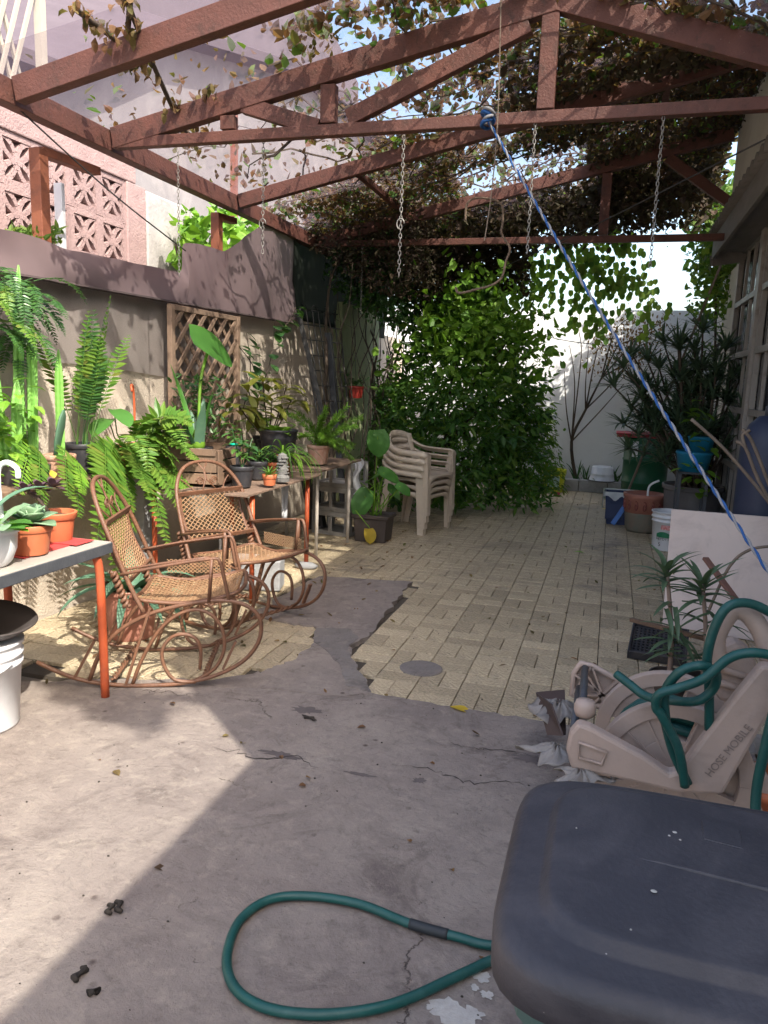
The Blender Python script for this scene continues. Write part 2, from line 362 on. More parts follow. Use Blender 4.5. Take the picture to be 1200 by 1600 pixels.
def tile_mesh(mb, x, y, hz, z=0, tilt=(0, 0)):
    w, l = (U-.0048, U/2-.010) if hz else (U/2-.0048, U-.010)
    e = .004; vs = []
    for zz, i in ((-.020, 0), (-.002, 0), (0, .003)):
        for sx, sy in ((-1, -1), (1, -1), (1, 1), (-1, 1)):
            px, py = sx*(w/2-i), sy*(l/2-i); vs.append((x+px, y+py, z+zz+px*tilt[0]+py*tilt[1]))
    fs = [(8, 9, 10, 11)]+[(a*4+k, a*4+(k+1) % 4, a*4+4+(k+1) % 4, a*4+4+k) for a in (0, 1) for k in range(4)]
    mb.add(vs, fs)
tm = {}
for hz in (0, 1):
    mb = MB(); tile_mesh(mb, 0, 0, hz); me = bpy.data.meshes.new('paver'); me.from_pydata(mb.v, [], mb.f); me.materials.append(TILE); tm[hz] = me
for x, y, hz, _ in tiles[:295]:
    o = bpy.data.objects.new('paver', tm[int(hz)]); C.objects.link(o); o.parent = floor_
    o.location = V((x, y, random.gauss(0, .0012)))-BASE['tiled_floor']; o.rotation_euler = (random.gauss(0, .009), random.gauss(0, .009), random.gauss(0, .006))
mb = MB()
for x, y, hz, _ in tiles[295:]: tile_mesh(mb, x, y, hz, random.gauss(0, .0012), (random.gauss(0, .009), random.gauss(0, .009)))
obj('pavers', mb, TILE, floor_, kind='stuff')
# concrete slab and the patch running up into the tiles
m = MB()
edge = [V((-1.03, 3.33, 0)), V((-1.5, 3.26, 0)), V((-1.9, 3.16, 0)), V((-2.25, 3.02, 0)), V((-2.6, 2.86, 0)), V((-3.1, 2.6, 0)), V((-3.3, 2.55, 0))]
body = [V((-3.3, -3, 0)), V((4, -3, 0)), V((4, 3.302, 0))]+jag([(1.2, 3.302, 0), (-.2, 3.312, 0), (-1.0, 3.33, 0)], 16, .006)[:33]+jag(edge, 5, .015)[:30]
top = [V((p.x, p.y, .007)) for p in body]
m.prism([V((p.x, p.y, -.04)) for p in body], (0, 0, .047))
slab = obj('concrete_slab', m, CONC, kind='structure')
def blotch(name, px, py, r, n, m_, z=.0085, asp=1.0, sd=0):
    rr = random.Random(sd); c = g(px, py); P = []
    for k in range(n): a = 2*PI*k/n; q = r*rr.uniform(.55, 1.15); P.append(V((c.x+q*math.cos(a), c.y+q*asp*math.sin(a), z)))
    obj(name, MB().add(P, [tuple(range(n))]), m_, slab)
FLAKE = mat('old white paint', (.42, .40, .37), (.33, .31, .29), 30, .8, .4, 60); STAIN = mat('dark damp stain', (.085, .07, .068), (.12, .10, .095), 12, .7, .4, 50)
for k, (x, y, r) in enumerate(((700, 1582, .05), (735, 1590, .035), (672, 1578, .012), (752, 1530, .028), (742, 1548, .014), (760, 1560, .018), (716, 1598, .03))): blotch('paint_flake', x, y, r, 22, FLAKE, .0085+.0003*k, .8, k)
for k, (x, y, r, a) in enumerate(((478, 1112, .075, .55), (655, 1222, .03, .8), (440, 1182, .10, .25), (560, 1212, .07, .2), (835, 1190, .09, .4))): blotch('stain', x, y, r, 30, STAIN, .0075+.0002*k, a, 20+k)
CRK = mat('crack shadow', (.05, .042, .04), rough=.95)
for pts in ([(330, 1168), (375, 1176), (420, 1186), (462, 1182), (500, 1202)], [(612, 1196), (655, 1198), (700, 1210), (735, 1222), (790, 1222), (835, 1228)], [(700, 1160), (740, 1168), (790, 1172), (840, 1182)]):
    P = sm([g(*p, .0088) for p in pts], 6); P = [p+V((random.gauss(0, .006), random.gauss(0, .008), 0)) for p in P]; mb = MB(); vs = []
    for i, p in enumerate(P): w_ = random.uniform(.001, .0055)*math.sin(PI*(i+.5)/len(P)); vs += [p+V((0, -w_, 0)), p+V((0, w_, 0))]
    mb.add(vs, [(i*2, i*2+2, i*2+3, i*2+1) for i in range(len(P)-1)]); obj('crack', mb, CRK, slab)
m = MB(); pt_ = jag([(p.x, p.y, 0) for p in tongue[:20]]+[(-1.9, 3.1, 0), (-1.1, 3.25, 0)], 5, .012)
m.prism([V((p.x, p.y, -.02)) for p in pt_], (0, 0, .031))
obj('concrete_patch', m, CONC, kind='structure')
m = MB(); q = jag([(*g(x, y).to_2d(), 0) for x, y in [(495, 985), (545, 985), (560, 1000), (545, 1012), (548, 1030), (566, 1058), (580, 1085), (540, 1075), (530, 1040), (500, 1012), (490, 1005)]], 4, .008)
m.prism([V((p.x, p.y, -.012)) for p in q], (0, 0, .027)); obj('cement_patch', m, PATCH, kind='structure')
m = MB(); c = g(658, 1045); m.lathe([(.115, -.01), (.115, .004), (.108, .008), (0, .009)], (c.x, c.y, 0), 26, 1, .95)
tag(obj('drain_cover', m, PATCH), 'small round grey cement cover set in the yellow pavers', 'drain cover')
# ================================================================== left wall and its nets
m = MB(); m.box((-3.35, 4.6, 1.05), (.2, 14.8, 2.2)); wl = obj('stucco_wall', m, STUCCO)
tag(wl, 'long beige stucco garden wall behind the plants and rocking chairs', 'wall')
def post(name, px, py0, py1, x, w, m_, par=None, **k):
    p = at(px, py1, 0, x); q = at(px, py0, 0, x); mb = MB(); mb.bar((x, p.y, p.z), (x, p.y, q.z), w, w, (0, 1, 0)); return obj(name, mb, m_, par, bevel=.004, **k)
# net skirt hung along the wall top
top_px = [(-260, 305), (-130, 335), (-40, 350), (0, 358), (50, 368), (100, 388), (160, 400), (215, 412), (262, 421), (283, 424), (286, 385), (300, 380), (330, 386), (352, 392), (380, 372), (410, 352), (440, 352), (462, 366)]
tp = [at(x, y, 0, -3.19) for x, y in top_px]
def skirt(u, v):
    f = u*(len(tp)-1); i = min(int(f), len(tp)-2); t = f-i; a = tp[i].lerp(tp[i+1], t)
    zb = 2.0+.045*(a.y-3.5)/4
    z = zb+(a.z-zb)*v
    return (-3.19+.03*math.sin(a.y*5)*math.sin(PI*v)+.012*math.sin(a.y*19+v*4)*(1-v*.3)+.05*(1-v)*.6, a.y, z)
t = thing('shade_net_skirt', 'brown shade net hung along the top of the stucco wall', 'shade net', (-3.2, 5.5, 2.0))
tp = sm(tp, 4)
m = MB().sheet(skirt, 120, 12); obj('net', m, NETC, t, smooth=True)
m = MB().tube([skirt(i/40, 0) for i in range(41)], .012, 6); obj('hem', m, mat('dark hem', (.07, .05, .05), rough=.9), t)
# lighter net flat on the wall below it
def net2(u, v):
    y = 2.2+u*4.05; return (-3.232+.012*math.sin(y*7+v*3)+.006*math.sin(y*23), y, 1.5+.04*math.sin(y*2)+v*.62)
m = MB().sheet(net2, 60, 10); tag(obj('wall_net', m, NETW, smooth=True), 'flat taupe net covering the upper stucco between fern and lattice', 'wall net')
m = MB().sheet(lambda u, v: (-3.22+.03*math.sin(u*31+v*2), 7.35+3.4*u, 2.1+.95*v), 40, 6); tag(obj('added_sky_screen', m, mesh_cloth('black green backdrop', (.02, .024, .02), -.3), smooth=True), 'added dark screen hiding the sky above the wall in the far left corner', 'shade net')  # added opaque backdrop, keeps the bright sky out of this corner
POSTM = mat('dull orange rust', (.27, .095, .05), (.2, .065, .036), 9, .6, .3, 60, dirt=(.11, .05, .035), dscale=9, damt=.7)
# rust posts carrying the eave, standing on the wall
for (x, y0, y1) in ((68, 236, 372), (339, 335, 392)):
    t = thing('eave_post', {68: 'short orange brown post in front of the pink breeze blocks', 339: 'short orange brown post beside the yellow green creeper'}[x], 'post', at(x, y1, 0, -3.3), 'posts standing on the wall')
    post('post', x, y0, y1+60, -3.3, .075, POSTM, t)
    a = at(x, y0+3, 0, -3.3); m = MB().bar((-3.3, a.y-.04, a.z), (-3.3, a.y+(.48 if x == 68 else .3), a.z+.02), .07, .05); obj('crosspiece', m, POSTM, t, bevel=.004)
p = at(96, 395, 0, -3.45); m = MB().bar((-3.45, p.y, 2.0), (-3.45, p.y, p.z+.42), .06, .03, (0, 1, 0)); tag(obj('white_stake', m, WPLAS, bevel=.003), 'pale upright stake in front of the breeze blocks', 'stake')
# ================================================================== neighbour's side
BX = -3.95
a = at(40, 300, 0, BX); B = .335
t = thing('breeze_block_wall', 'pink pierced breeze block screen beyond the wall', 'wall', (BX, a.y, 1.9))
ye = at(186, 330, 0, BX).y; zt = at(100, 247, 0, BX).z
m = MB(); m.box((BX, ye-1.6, zt+.1), (.16, 3.45, .2)); m.box((BX, ye+.13, zt-.7), (.16, .26, 1.4)); m.box((BX, ye-1.6, 1.1), (.16, 3.2, zt-3*B-1.1+1.02-.0)) if 0 else None
obj('frame', m, PINK, t, bevel=.01)
mb = MB(); r_ = .02
for s_ in (-1, 1):
    mb.box((0, s_*(B/2-.02), 0), (.13, .04, B-.004)); mb.box((0, 0, s_*(B/2-.02)), (.128, B-.084, .04))
for q in range(4):
    pts = []
    for k in range(9):
        th = PI*k/8; yy = -(B/2-.03)*math.cos(th); zz = -(B/2-.03)+(B*.40)*math.sin(th)
        for _ in range(q): yy, zz = -zz, yy
        pts.append((0, yy, zz))
    for k in range(8): mb.bar(pts[k], pts[k+1], .12-.002*q, .034, V((0, 1, 0)) if abs((V(pts[k+1])-V(pts[k])).y) < abs((V(pts[k+1])-V(pts[k])).z) else (0, 0, 1))
me = bpy.data.meshes.new('breeze_block'); me.from_pydata(mb.v, [], mb.f); me.materials.append(PINK)
for i in range(9):
    for j in range(4):
        o = bpy.data.objects.new('breeze_block', me); C.objects.link(o); o.parent = t
        o.location = V((BX, ye-B*(i+.5), zt-B*(j+.5)))-V(t.location)
m = MB(); m.box((-4.75, ye-1.5, 1.6), (.2, 4.2, 3.2)); tag(obj('plaster_wall', m, PLAST), 'pale wall seen through the holes of the breeze blocks', 'wall')
y0 = ye+.27; m = MB(); m.box((BX-.02, y0+.42, 1.5), (.2, .84, 3.0)); m.box((BX-.25, y0+1.4, 1.3), (.2, 1.3, 2.6))
tag(obj('plaster_pier', m, PLAST, bevel=.02), 'rough greyish white plaster pier right of the breeze blocks', 'wall')
# big neighbouring house seen through the canopy net
NX = -6.6
PUR = mat('lilac render', (.15, .125, .145), (.125, .103, .12), 2, .9, .5, 60)
ROOFM = mat('dull purple roof', (.105, .082, .095), (.085, .066, .078), 4, .8, .3, 40)
t = thing('neighbour_house', 'large pale rendered house beyond the wall with sloping roof edge', 'house', (NX, 6, 0))
poly = [at(x, y, 0, NX) for x, y in [(60, 420), (60, 120), (240, 62), (470, 128), (545, 190), (640, 290), (760, 420)]]
m = MB().prism([V((NX, p.y, p.z)) for p in poly], (-3, 0, 0)); obj('wall', m, PLAST if 0 else mat('pale render', (.25, .23, .235), (.20, .183, .187), 2, .9, .6, 60, dirt=(.42, .38, .36), dscale=1), t)
rp = [at(x, y, 0, NX) for x, y in [(55, 122), (240, 58), (470, 124), (545, 186), (650, 296)]]
m = MB()
for i in range(4):
    p, q = rp[i], rp[i+1]
    m.add([V((NX+.35, p.y, p.z)), V((NX+.35, q.y, q.z)), V((NX-3.2, q.y, q.z+1.3)), V((NX-3.2, p.y, p.z+1.3)), V((NX+.35, p.y, p.z+.16)), V((NX+.35, q.y, q.z+.16)), V((NX-3.2, q.y, q.z+1.46)), V((NX-3.2, p.y, p.z+1.46))],
          [(3, 2, 1, 0), (4, 5, 6, 7), (0, 1, 5, 4), (2, 3, 7, 6), (1, 2, 6, 5), (0, 4, 7, 3)])
obj('roof', m, ROOFM, t)
wp = [at(x, y, 0, -7.8) for x, y in [(130, 190), (130, -160), (330, -200), (480, -30), (560, 130), (560, 190)]]
m = MB().prism([V((-7.8, p.y, p.z)) for p in wp], (-2, 0, 0)); obj('upper_wall', m, PUR, t)
m = MB(); q = at(330, 205, 0, NX+.06)
m.box((NX+.05, q.y+.8, q.z-.2), (.1, .09, 1.9)); obj('downpipe', m, POSTM, t)
t = thing('lattice_screen', 'cream crossed lattice on the neighbour side above the breeze blocks', 'lattice', (-4.3, 3.5, 3))
LC = mat('cream lattice', (.40, .35, .29), (.33, .29, .24), 9, .8)
za = at(30, 222, 0, -4.3).z; zb_ = at(30, 42, 0, -4.3).z; y1 = at(62, 130, 0, -4.3).y
zb_ = za+1.15
for s_ in (-1, 1):
    for k in range(-8, 9):
        m = MB(); a = V((-4.3+.012*s_, y1-.45+k*.11-s_*.21, za)); b = V((-4.3+.012*s_, y1-.45+k*.11+s_*.21, zb_))
        if max(a.y, b.y) > y1+.02 or min(a.y, b.y) < y1-1.3: continue
        m.bar(a, b, .02, .028, (0, 1, 0)); obj('slat', m, LC, t)
m = MB(); m.bar((-4.3, y1+.03, za-.1), (-4.3, y1+.03, zb_+.1), .06, .06, (0, 1, 0)); m.bar((-4.3, y1+.03, za-.02), (-4.3, y1-1.4, za-.02), .05, .06); obj('frame', m, LC, t)
# ================================================================== back wall and kerb
BY = 11.85
m = MB(); m.box((-.9, BY+.1, 1.3), (6.2, .2, 2.66)); tag(obj('back_wall', m, WHITEW), 'tall white painted wall closing the far end of the patio', 'wall')
t = thing('planter_kerb', 'row of grey blocks edging the bed at the white back wall', 'kerb', (-.3, 11.45, 0))
for i in range(8):
    m = MB(); m.box((-2.2+i*.405, 11.45+random.gauss(0, .006), .085), (.398, .13, .17)); obj('block', m, CEM, t, bevel=.006)
m = MB(); m.box((-.9, 11.68, .05), (5, .33, .1)); obj('planting_bed', m, SOIL, kind='structure')
# ================================================================== house on the right
WX = 1.2
CREAMW = mat('cream house wall', (.66, .63, .55), (.56, .53, .47), 2, .9, .4, 50, dirt=(.42, .39, .34), dscale=2)
FASC = mat('grey fascia wood', (.22, .20, .19), (.16, .145, .135), 7, .75, .4, 40, stretch=(1, .3, 1), dirt=(.14, .12, .11), dscale=4)
FRAME = mat('brown grey steel frame', (.29, .265, .245), (.35, .32, .30), 6, .5, .15, 50, dirt=(.1, .08, .07), dscale=6)
GLASS = mat('dark window glass', (.014, .016, .022), (.02, .022, .03), 3, .12, spec=.35)
t = thing('house', 'cream house along the right side with timber eave and steel window', 'house', (WX, 5, 0))
gy1 = at(1118, 788, 0, WX).y; gzb = .26; gzt = 2.95
m = MB(); m.box((WX+.04, (gy1+10.0)/2, 1.45), (.07, 10.0-gy1, 2.9)); m.box((WX+.15, 2.5, .16), (.3, 2*(gy1-2.5), .32))
m.box((WX+.15, 2.5, 3.0), (.3, 2*(gy1-2.5), .16)); m.box((WX+.15, 0, 1.6), (.3, 6.0, 2.6)); obj('wall', m, CREAMW, t)
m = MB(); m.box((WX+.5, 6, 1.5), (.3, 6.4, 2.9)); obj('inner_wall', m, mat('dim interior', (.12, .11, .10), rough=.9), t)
m = MB(); m.box((2.9, 4.3, 3.75), (4.0, 7.4, 1.35)); obj('upper_storey', m, CREAMW, t)
m = MB(); m.box((2.4, 10.0, 1.95), (2.24, 3.5, 3.9)); obj('rear_wing', m, CREAMW, t)
m = MB(); m.box((3.1, 2.6, 3.0), (4.4, 12.5, .12)); obj('roof', m, FASC, t)
ex = .88; ey = 8.85
m = MB(); m.box((ex, ey-6.6, 2.965), (.035, 13.2, .21)); obj('fascia', m, FASC, t, bevel=.005)
m = MB(); m.box(((ex+.02+WX)/2, ey-6.6, 2.93), (WX-ex-.04, 13.1, .014)); obj('soffit', m, FASC, t)
for k in range(26):
    m = MB(); y = ey-.06-k*.19
    m.sheet(lambda u, v: (ex-.06+v*.5, y+.085*math.cos(PI*u), 3.075+.075*math.sin(PI*u)+v*.12), 8, 2)
    obj('roof_tile', m, CLAY if 0 else FASC, t, smooth=True, solid=.014)
# scalloped end board of the eave
m = MB(); pr = [V((ex+.0, ey+.03, 2.80)), V((ex+.31, ey+.03, 2.84)), V((ex+.35, ey+.03, 3.05)), V((ex, ey+.03, 3.05))]
m.prism(pr, (0, .03, 0)); obj('gable_board', m, FASC, t, bevel=.004)
for k in range(3):
    m = MB(); m.bar((ex-.02+.03*k, ey+.08+.1*k, 2.86+.07*k), (ex+.30, ey+.08+.1*k, 2.90+.07*k), .02, .10); obj('shingle', m, FASC, t, bevel=.004)
# steel window: two leaves of 3 x 5 panes and a thick mullion
wt = MB(); gx = WX-.012
W0 = gy1-.05; lw = at(1168, 640, 0, WX).y
def leaf_panel(y0, y1, nz, nyy):
    f = MB(); e = .035
    for y in (y0, y1): f.box((gx, y, (gzb+gzt)/2), (.05, e*1.3, gzt-gzb))
    for i in range(1, nyy): f.box((gx, y0+(y1-y0)*i/nyy, (gzb+gzt)/2), (.03, .028, gzt-gzb-.08))
    for j in range(nz+1):
        z = gzb+(gzt-gzb)*j/nz; f.box((gx-.004, (y0+y1)/2, z), (.044, abs(y1-y0)-e*1.3-.002, .055))
    wf = obj('window', f, FRAME, t, bevel=.003)
    for i in range(nyy):
        for j in range(nz):
            a, b = y0+(y1-y0)*i/nyy, y0+(y1-y0)*(i+1)/nyy; z0, z1 = gzb+(gzt-gzb)*j/nz, gzb+(gzt-gzb)*(j+1)/nz
            p = MB(); p.box((WX+.02, (a+b)/2, (z0+z1)/2), (.006, abs(b-a)-.03, z1-z0-.05)); obj('pane', p, GLASS, wf)
L1 = lw
leaf_panel(W0, L1, 5, 3)
m = MB(); m.box((gx-.01, L1-.13, (gzb+gzt)/2), (.08, .16, gzt-gzb)); obj('mullion', m, FRAME, t, bevel=.005)
leaf_panel(L1-.26, L1-1.6, 5, 3); leaf_panel(L1-1.7, L1-3.0, 5, 3)
m = MB(); m.box((gx-.03, L1-.75, gzb-.03), (.14, 4.0, .05)); obj('sill', m, FRAME, t, bevel=.005)
# narrow dark frame standing off the far corner of the house wall
m = MB(); q = at(1112, 620, 1, 10.6)
for dx in (0, .16): m.bar((q.x+dx, 10.6, .1), (q.x+dx, 10.6, 2.1), .04, .04, (0, 1, 0))
m.bar((q.x, 10.6, 2.1), (q.x+.16, 10.6, 2.1), .04, .04)
tag(obj('door_frame', m, DKEDGE, bevel=.004), 'thin dark upright frame beside the far corner of the house wall', 'frame')
# ================================================================== canopy
ZE = 2.93
def zr(x, y):
    l = ZE+.05+.2*(x+3.25) if x < -.45 else ZE+.05+.56-.33*(x+.45)
    m_ = ZE+.05+.215*(x+3.25)
    s_ = min(1, max(0, (y-4.5)/1.6)); return l*(1-s_)+m_*s_
t = thing('pergola_frame', 'rust red steel pergola of square tube trusses over the patio', 'pergola', (-3.25, 5.5, 0))
def beam(name, a, b, w, h, up=(0, 0, 1)): m = MB().bar(a, b, w, h, up); return obj(name, m, RUST, t, bevel=.004)
beam('eave_beam', (-3.2, 2.9, ZE), (-3.2, 10.4, ZE), .09, .125)
for yy, l in ((3.58, None), (4.4, 1), (6.1, None), (7.9, 1)):
    if yy < 5:
        z0 = zr(-3.25, yy)-.06; zk = zr(-.45, yy)-.06
        beam('rafter', (-3.14, yy, z0+.02), (-.45, yy, zk), .07, .125); beam('rafter', (-.43, yy, zk), (.86, yy, zr(.86, yy)-.06), .07, .125)
    else:
        beam('rafter', (-3.14, yy, zr(-3.14, yy)-.06), (.85, yy, zr(.85, yy)-.06), .07, .11)
    if l: beam('bottom_chord', (-3.14, yy-.002, ZE-.02), (.86, yy-.002, ZE-.02), .06, .062)
yy = 4.4
def webs(lst, yy, w=.1):
    for (x0, z0, x1, z1) in lst: beam('web_post' if abs(x0-x1) < .1 else 'web_diagonal', (x0, yy, z0), (x1, yy, z1), .06, w, (1, 0, 0) if abs(x0-x1) < .1 else (0, 0, 1))
zc = ZE+.02
webs([(-2.34, zc, -2.34, zr(-2.34, yy)-.135), (-2.24, zr(-2.24, yy)-.10, -1.76, zc-.02), (-1.7, zc, -1.7, zr(-1.7, yy)-.135), (-1.58, zc+.02, -.58, zr(-.58, yy)-.14), (-.47, zc, -.47, zr(-.47, yy)-.12)], yy, .09)
webs([(-.22, zc, -.22, zr(-.22, 7.9)-.125), (.3, zr(.3, 7.9)-.12, 1.0, 3.12)], 7.9, .09)
for xx in (-2.2, .2): beam('purlin', (xx, 3.0, zr(xx, 3.0)-.01) if 0 else (xx, 6.15, zr(xx, 6.1)+.0), (xx, 10.6, zr(xx, 10.6)+.0), .05, .05)
# the net over it
def roofnet(u, v):
    x = -3.3+4.2*u; y = 3.35+7.0*v
    return (x, y, zr(x, y)+.045+.02*math.sin(y*3.6)*math.sin(x*2.1)-.03*math.sin(PI*((y-4.4)/1.75 % 1))*math.sin(PI*u))
m = MB().sheet(roofnet, 60, 90); tag(obj('canopy_net', m, NETR, smooth=True), 'purple brown shade net stretched over the rust red pergola', 'shade net')
# ================================================================== furniture
def diam(mb, fn, n, m_, r=.0022):
    """expanded-metal diamonds over a patch fn(u,v)"""
    for s_ in (-1, 1):
        for k in range(-m_, n+1) if s_ > 0 else range(0, n+m_+1):
            pts = []
            for j in range(m_+1):
                i = k+s_*j
                if 0 <= i <= n: pts.append(fn(i/n, j/m_))
            if len(pts) > 1: mb.tube(pts, r, 4)
    return mb
RAIL = [(-.53, .13), (-.42, .075), (-.3, .035), (-.15, .015), (-.02, .014), (.14, .025), (.3, .065), (.43, .135), (.505, .23), (.52, .33), (.48, .40), (.38, .44), (.24, .435), (.08, .40), (-.04, .355), (-.15, .285), (-.235, .18), (-.29, .04)]
INNER = [(.36, .095), (.21, .035), (.11, .045), (.06, .12), (.055, .20), (.10, .26), (.16, .275), (.215, .25), (.235, .19), (.23, .10)]
MID = [(.2, .035), (.3, .10), (.345, .2), (.335, .30), (.285, .37), (.21, .395), (.13, .37), (.06, .315), (.01, .245), (-.05, .13), (-.09, .02)]
def rocking_chair(label, hw):
    t = thing('rocking_chair', label, 'rocking chair', group='rusty rocking chairs')
    for s_ in (-1, 1):
        v = s_*hw
        m = MB().tube(sm([(u, v, z) for u, z in RAIL], 3), .0105, 8); o = obj('rocker', m, CANE, t, smooth=True)
        m = MB().tube(sm([(u, v-s_*.004, z) for u, z in MID], 3), .0093, 8); obj('scroll', m, CANE, o, smooth=True)
        m = MB().tube(sm([(u, v+s_*.004, z) for u, z in INNER[1:]], 3), .0093, 8); obj('scroll', m, CANE, o, smooth=True)
        [obj('brace', MB().bar((ua, v, za), (ub, v, zb), .012, .023, (0, 1, 0)), CANE, o) for ua, za, ub, zb in ((.34, .10, .40, .24), (-.12, .02, .0, .40), (-.36, .05, -.26, .24))]
        # arm: two slim rods meeting at a drop to the seat
        a = MB(); w = v*1.02
        a.tube(sm([(-.135, v*.98, .56), (.05, w, .605), (.28, w, .645), (.325, w, .635), (.345, w, .56), (.37, v, .44)], 3), .009, 6)
        a.tube(sm([(-.145, v*.90, .575), (.05, v*.95, .615), (.28, v*.95, .65)], 3), .007, 6)
        a.bar((.29, w, .645), (.275, v, .44), .014, .03, (0, 1, 0)); obj('armrest', a, CANE, t, smooth=True)
        # twisted lower back post
        tw = MB()
        for ph in (0, PI):
            tw.tube([(-.11+.0-.06*i/20-.002+.013*math.cos(ph+i*1.1), v*.93+.013*math.sin(ph+i*1.1), .40+.17*i/20) for i in range(21)], .010, 6)
        obj('twisted_post', tw, CANE, t, smooth=True)
    hoop = sm([(-.03, -hw, .38), (-.09, -hw*.97, .50), (-.17, -hw*.93, .70), (-.235, -hw*.82, .85), (-.285, -hw*.5, .955), (-.30, 0, .985), (-.285, hw*.5, .955), (-.235, hw*.82, .85), (-.17, hw*.93, .70), (-.09, hw*.97, .50), (-.03, hw, .38)], 4)
    obj('back_frame', MB().tube(hoop, .0115, 8), CANE, t, smooth=True)
    b0, b1, pw = (-.115, .52), (-.215, .80), hw*.80
    bk = lambda u, v: V((b0[0]+(b1[0]-b0[0])*v-.02*math.sin(PI*v), -pw+2*pw*u, b0[1]+(b1[1]-b0[1])*v))
    m = MB().bar((b1[0]+.012, -hw*.88, b1[1]), (b1[0]+.012, hw*.88, b1[1]), .012, .026, (1, 0, 3)); m.bar((b0[0]+.012, -hw*.95, b0[1]), (b0[0]+.012, hw*.95, b0[1]), .012, .026, (1, 0, 3))
    for s_ in (-1, 1): m.tube([bk((s_+1)/2, i/6) for i in range(7)], .008, 6)
    o = obj('back_panel', m, CANE, t); obj('back_mesh', diam(MB(), bk, 12, 10, .0028), CANEM, o)
    m = MB()
    for s_ in (-1, 1):
        m.tube([V((-.245, s_*(.01+.028*(1-i/26*.75)*math.cos(i*.42)+.035), .862+.028*(1-i/26*.75)*math.sin(i*.42))) for i in range(27)], .0045, 5)
        m.tube([(-.217, s_*.05, .80), (-.25, s_*.005, .87), (-.275, s_*.0, .93), (-.29, s_*.03, .975)], .005, 5)
        m.tube(sm([(-.217, s_*.09, .80), (-.25, s_*.13, .85), (-.262, s_*.165, .885)], 3), .0045, 5)
    obj('back_scroll', m, CANE, t, smooth=True)
    st = lambda u, v: V((-.08+.47*u, (-hw*.9+2*hw*.9*v)*(1-.06*(1-u)), .435-.035*math.sin(PI*u)+.035*u-.012*math.sin(PI*v)))
    ring = [st(u, 0) for u in (0, .25, .5, .75)]+[st(1, v)+V((.03*math.sin(PI*v), 0, 0)) for v in (0, .25, .5, .75)]+[st(u, 1) for u in (1, .75, .5, .25)]+[st(0, v) for v in (1, .66, .33)]
    o = obj('seat_frame', MB().tube(sm(ring, 2, True), .0105, 7, True), CANE, t, smooth=True)
    obj('seat_mesh', diam(MB(), st, 13, 15, .0026), CANEM, o)
    for s_ in (-1, 1):     # diamond apron under each arm
        ap = lambda u, v, s_=s_: V((-.02+.34*u, s_*hw*.985, .445+.005*u+(.075)*v))
        if s_ > 0: o2 = obj('side_mesh', diam(MB(), ap, 15, 4, .0022), CANEM, o)
    m = MB()
    for u, z in ((-.18, .045), (.25, .06)):
        for ph in (0, PI): m.tube([(u+.008*math.cos(i*.8+ph), -hw+2*hw*i/50, z+.008*math.sin(i*.8+ph)) for i in range(51)], .0075, 5)
    obj('stretcher', m, CANE, t, smooth=True); return t
c1 = rocking_chair('rusty rocking chair beside the near orange table leg, seen side on', .25); c1.location = (-2.105, 3.243, .002); c1.rotation_euler = (0, 0, rad(21))
c2 = dup(c1); c2.scale = (1, 1.14, .965); c2.location = (-2.18, 4.14, .01); c2.rotation_euler = (0, 0, rad(-22)); c2['label'] = 'rusty rocking chair with its tan mesh back facing out, before the back table'
# ---- tables
def table(label, x0, x1, y0, y1, z, topm, legm, legs, th=.03, edgem=None, legr=.018, group='plant tables'):
    t = thing('plant_table', label, 'table', ((x0+x1)/2, (y0+y1)/2, 0), group)
    m = MB(); m.box(((x0+x1)/2, (y0+y1)/2, z-.008), (x1-x0, y1-y0, .016)); obj('tabletop', m, topm, t, bevel=.003)
    if edgem:
        m = MB(); e = .03
        m.box((x1-.008, (y0+y1)/2, z-.03), (.02, y1-y0+.02, .05)); m.box((x0+.008, (y0+y1)/2, z-.03), (.02, y1-y0+.02, .05)); m.box(((x0+x1)/2, y1, z-.03), (x1-x0-.022, .02, .05)); m.box(((x0+x1)/2, y0, z-.03), (x1-x0-.022, .02, .05))
        obj('edge', m, edgem, t, bevel=.004)
    for (lx, ly, dx, dy) in legs:
        m = MB()
        if dx or dy: m.tube(sm([(lx-dx, ly-dy, z-.035), (lx-dx*.35, ly-dy*.35, z-.045), (lx-dx*.05, ly-dy*.05, z-.10), (lx+.004, ly, z-.3), (lx+.01, ly, .002)], 4), legr, 10)
        else: m.tube([(lx, ly, z-.017), (lx, ly, .002)], legr, 10)
        obj('leg', m, legm, t, smooth=True)
    return t
table('near plant table with pale top, dark edge and bent orange tube leg', -2.72, -2.14, 1.35, 2.9, .735, MARB, ORANGE, [(-2.16, 2.84, .05, .08), (-2.16, 1.45, .05, -.08), (-2.68, 2.84, -.05, .08), (-2.68, 1.45, -.05, -.08)], edgem=DKEDGE, legr=.0195)
table('back plant table with weathered board top and orange legs, carrying the wooden crate', -2.95, -2.17, 4.32, 5.62, .755, BOARD, ORANGE, [(-2.21, 4.47, 0, 0), (-2.25, 5.52, 0, 0), (-2.9, 4.40, 0, 0), (-2.9, 5.5, 0, 0)], edgem=None)
IVORY = mat('ivory painted leg', (.62, .57, .50), (.5, .45, .4), 9, .5, .1, 60, dirt=(.3, .22, .16), dscale=9)
table('far plant table with thin off white legs, holding the spider plant and bright fern', -2.95, -2.2, 5.66, 6.72, .77, BOARD, IVORY, [(-2.3, 5.86, 0, 0), (-2.26, 6.55, 0, 0), (-2.9, 5.8, 0, 0), (-2.9, 6.6, 0, 0)], edgem=None, legr=.015)
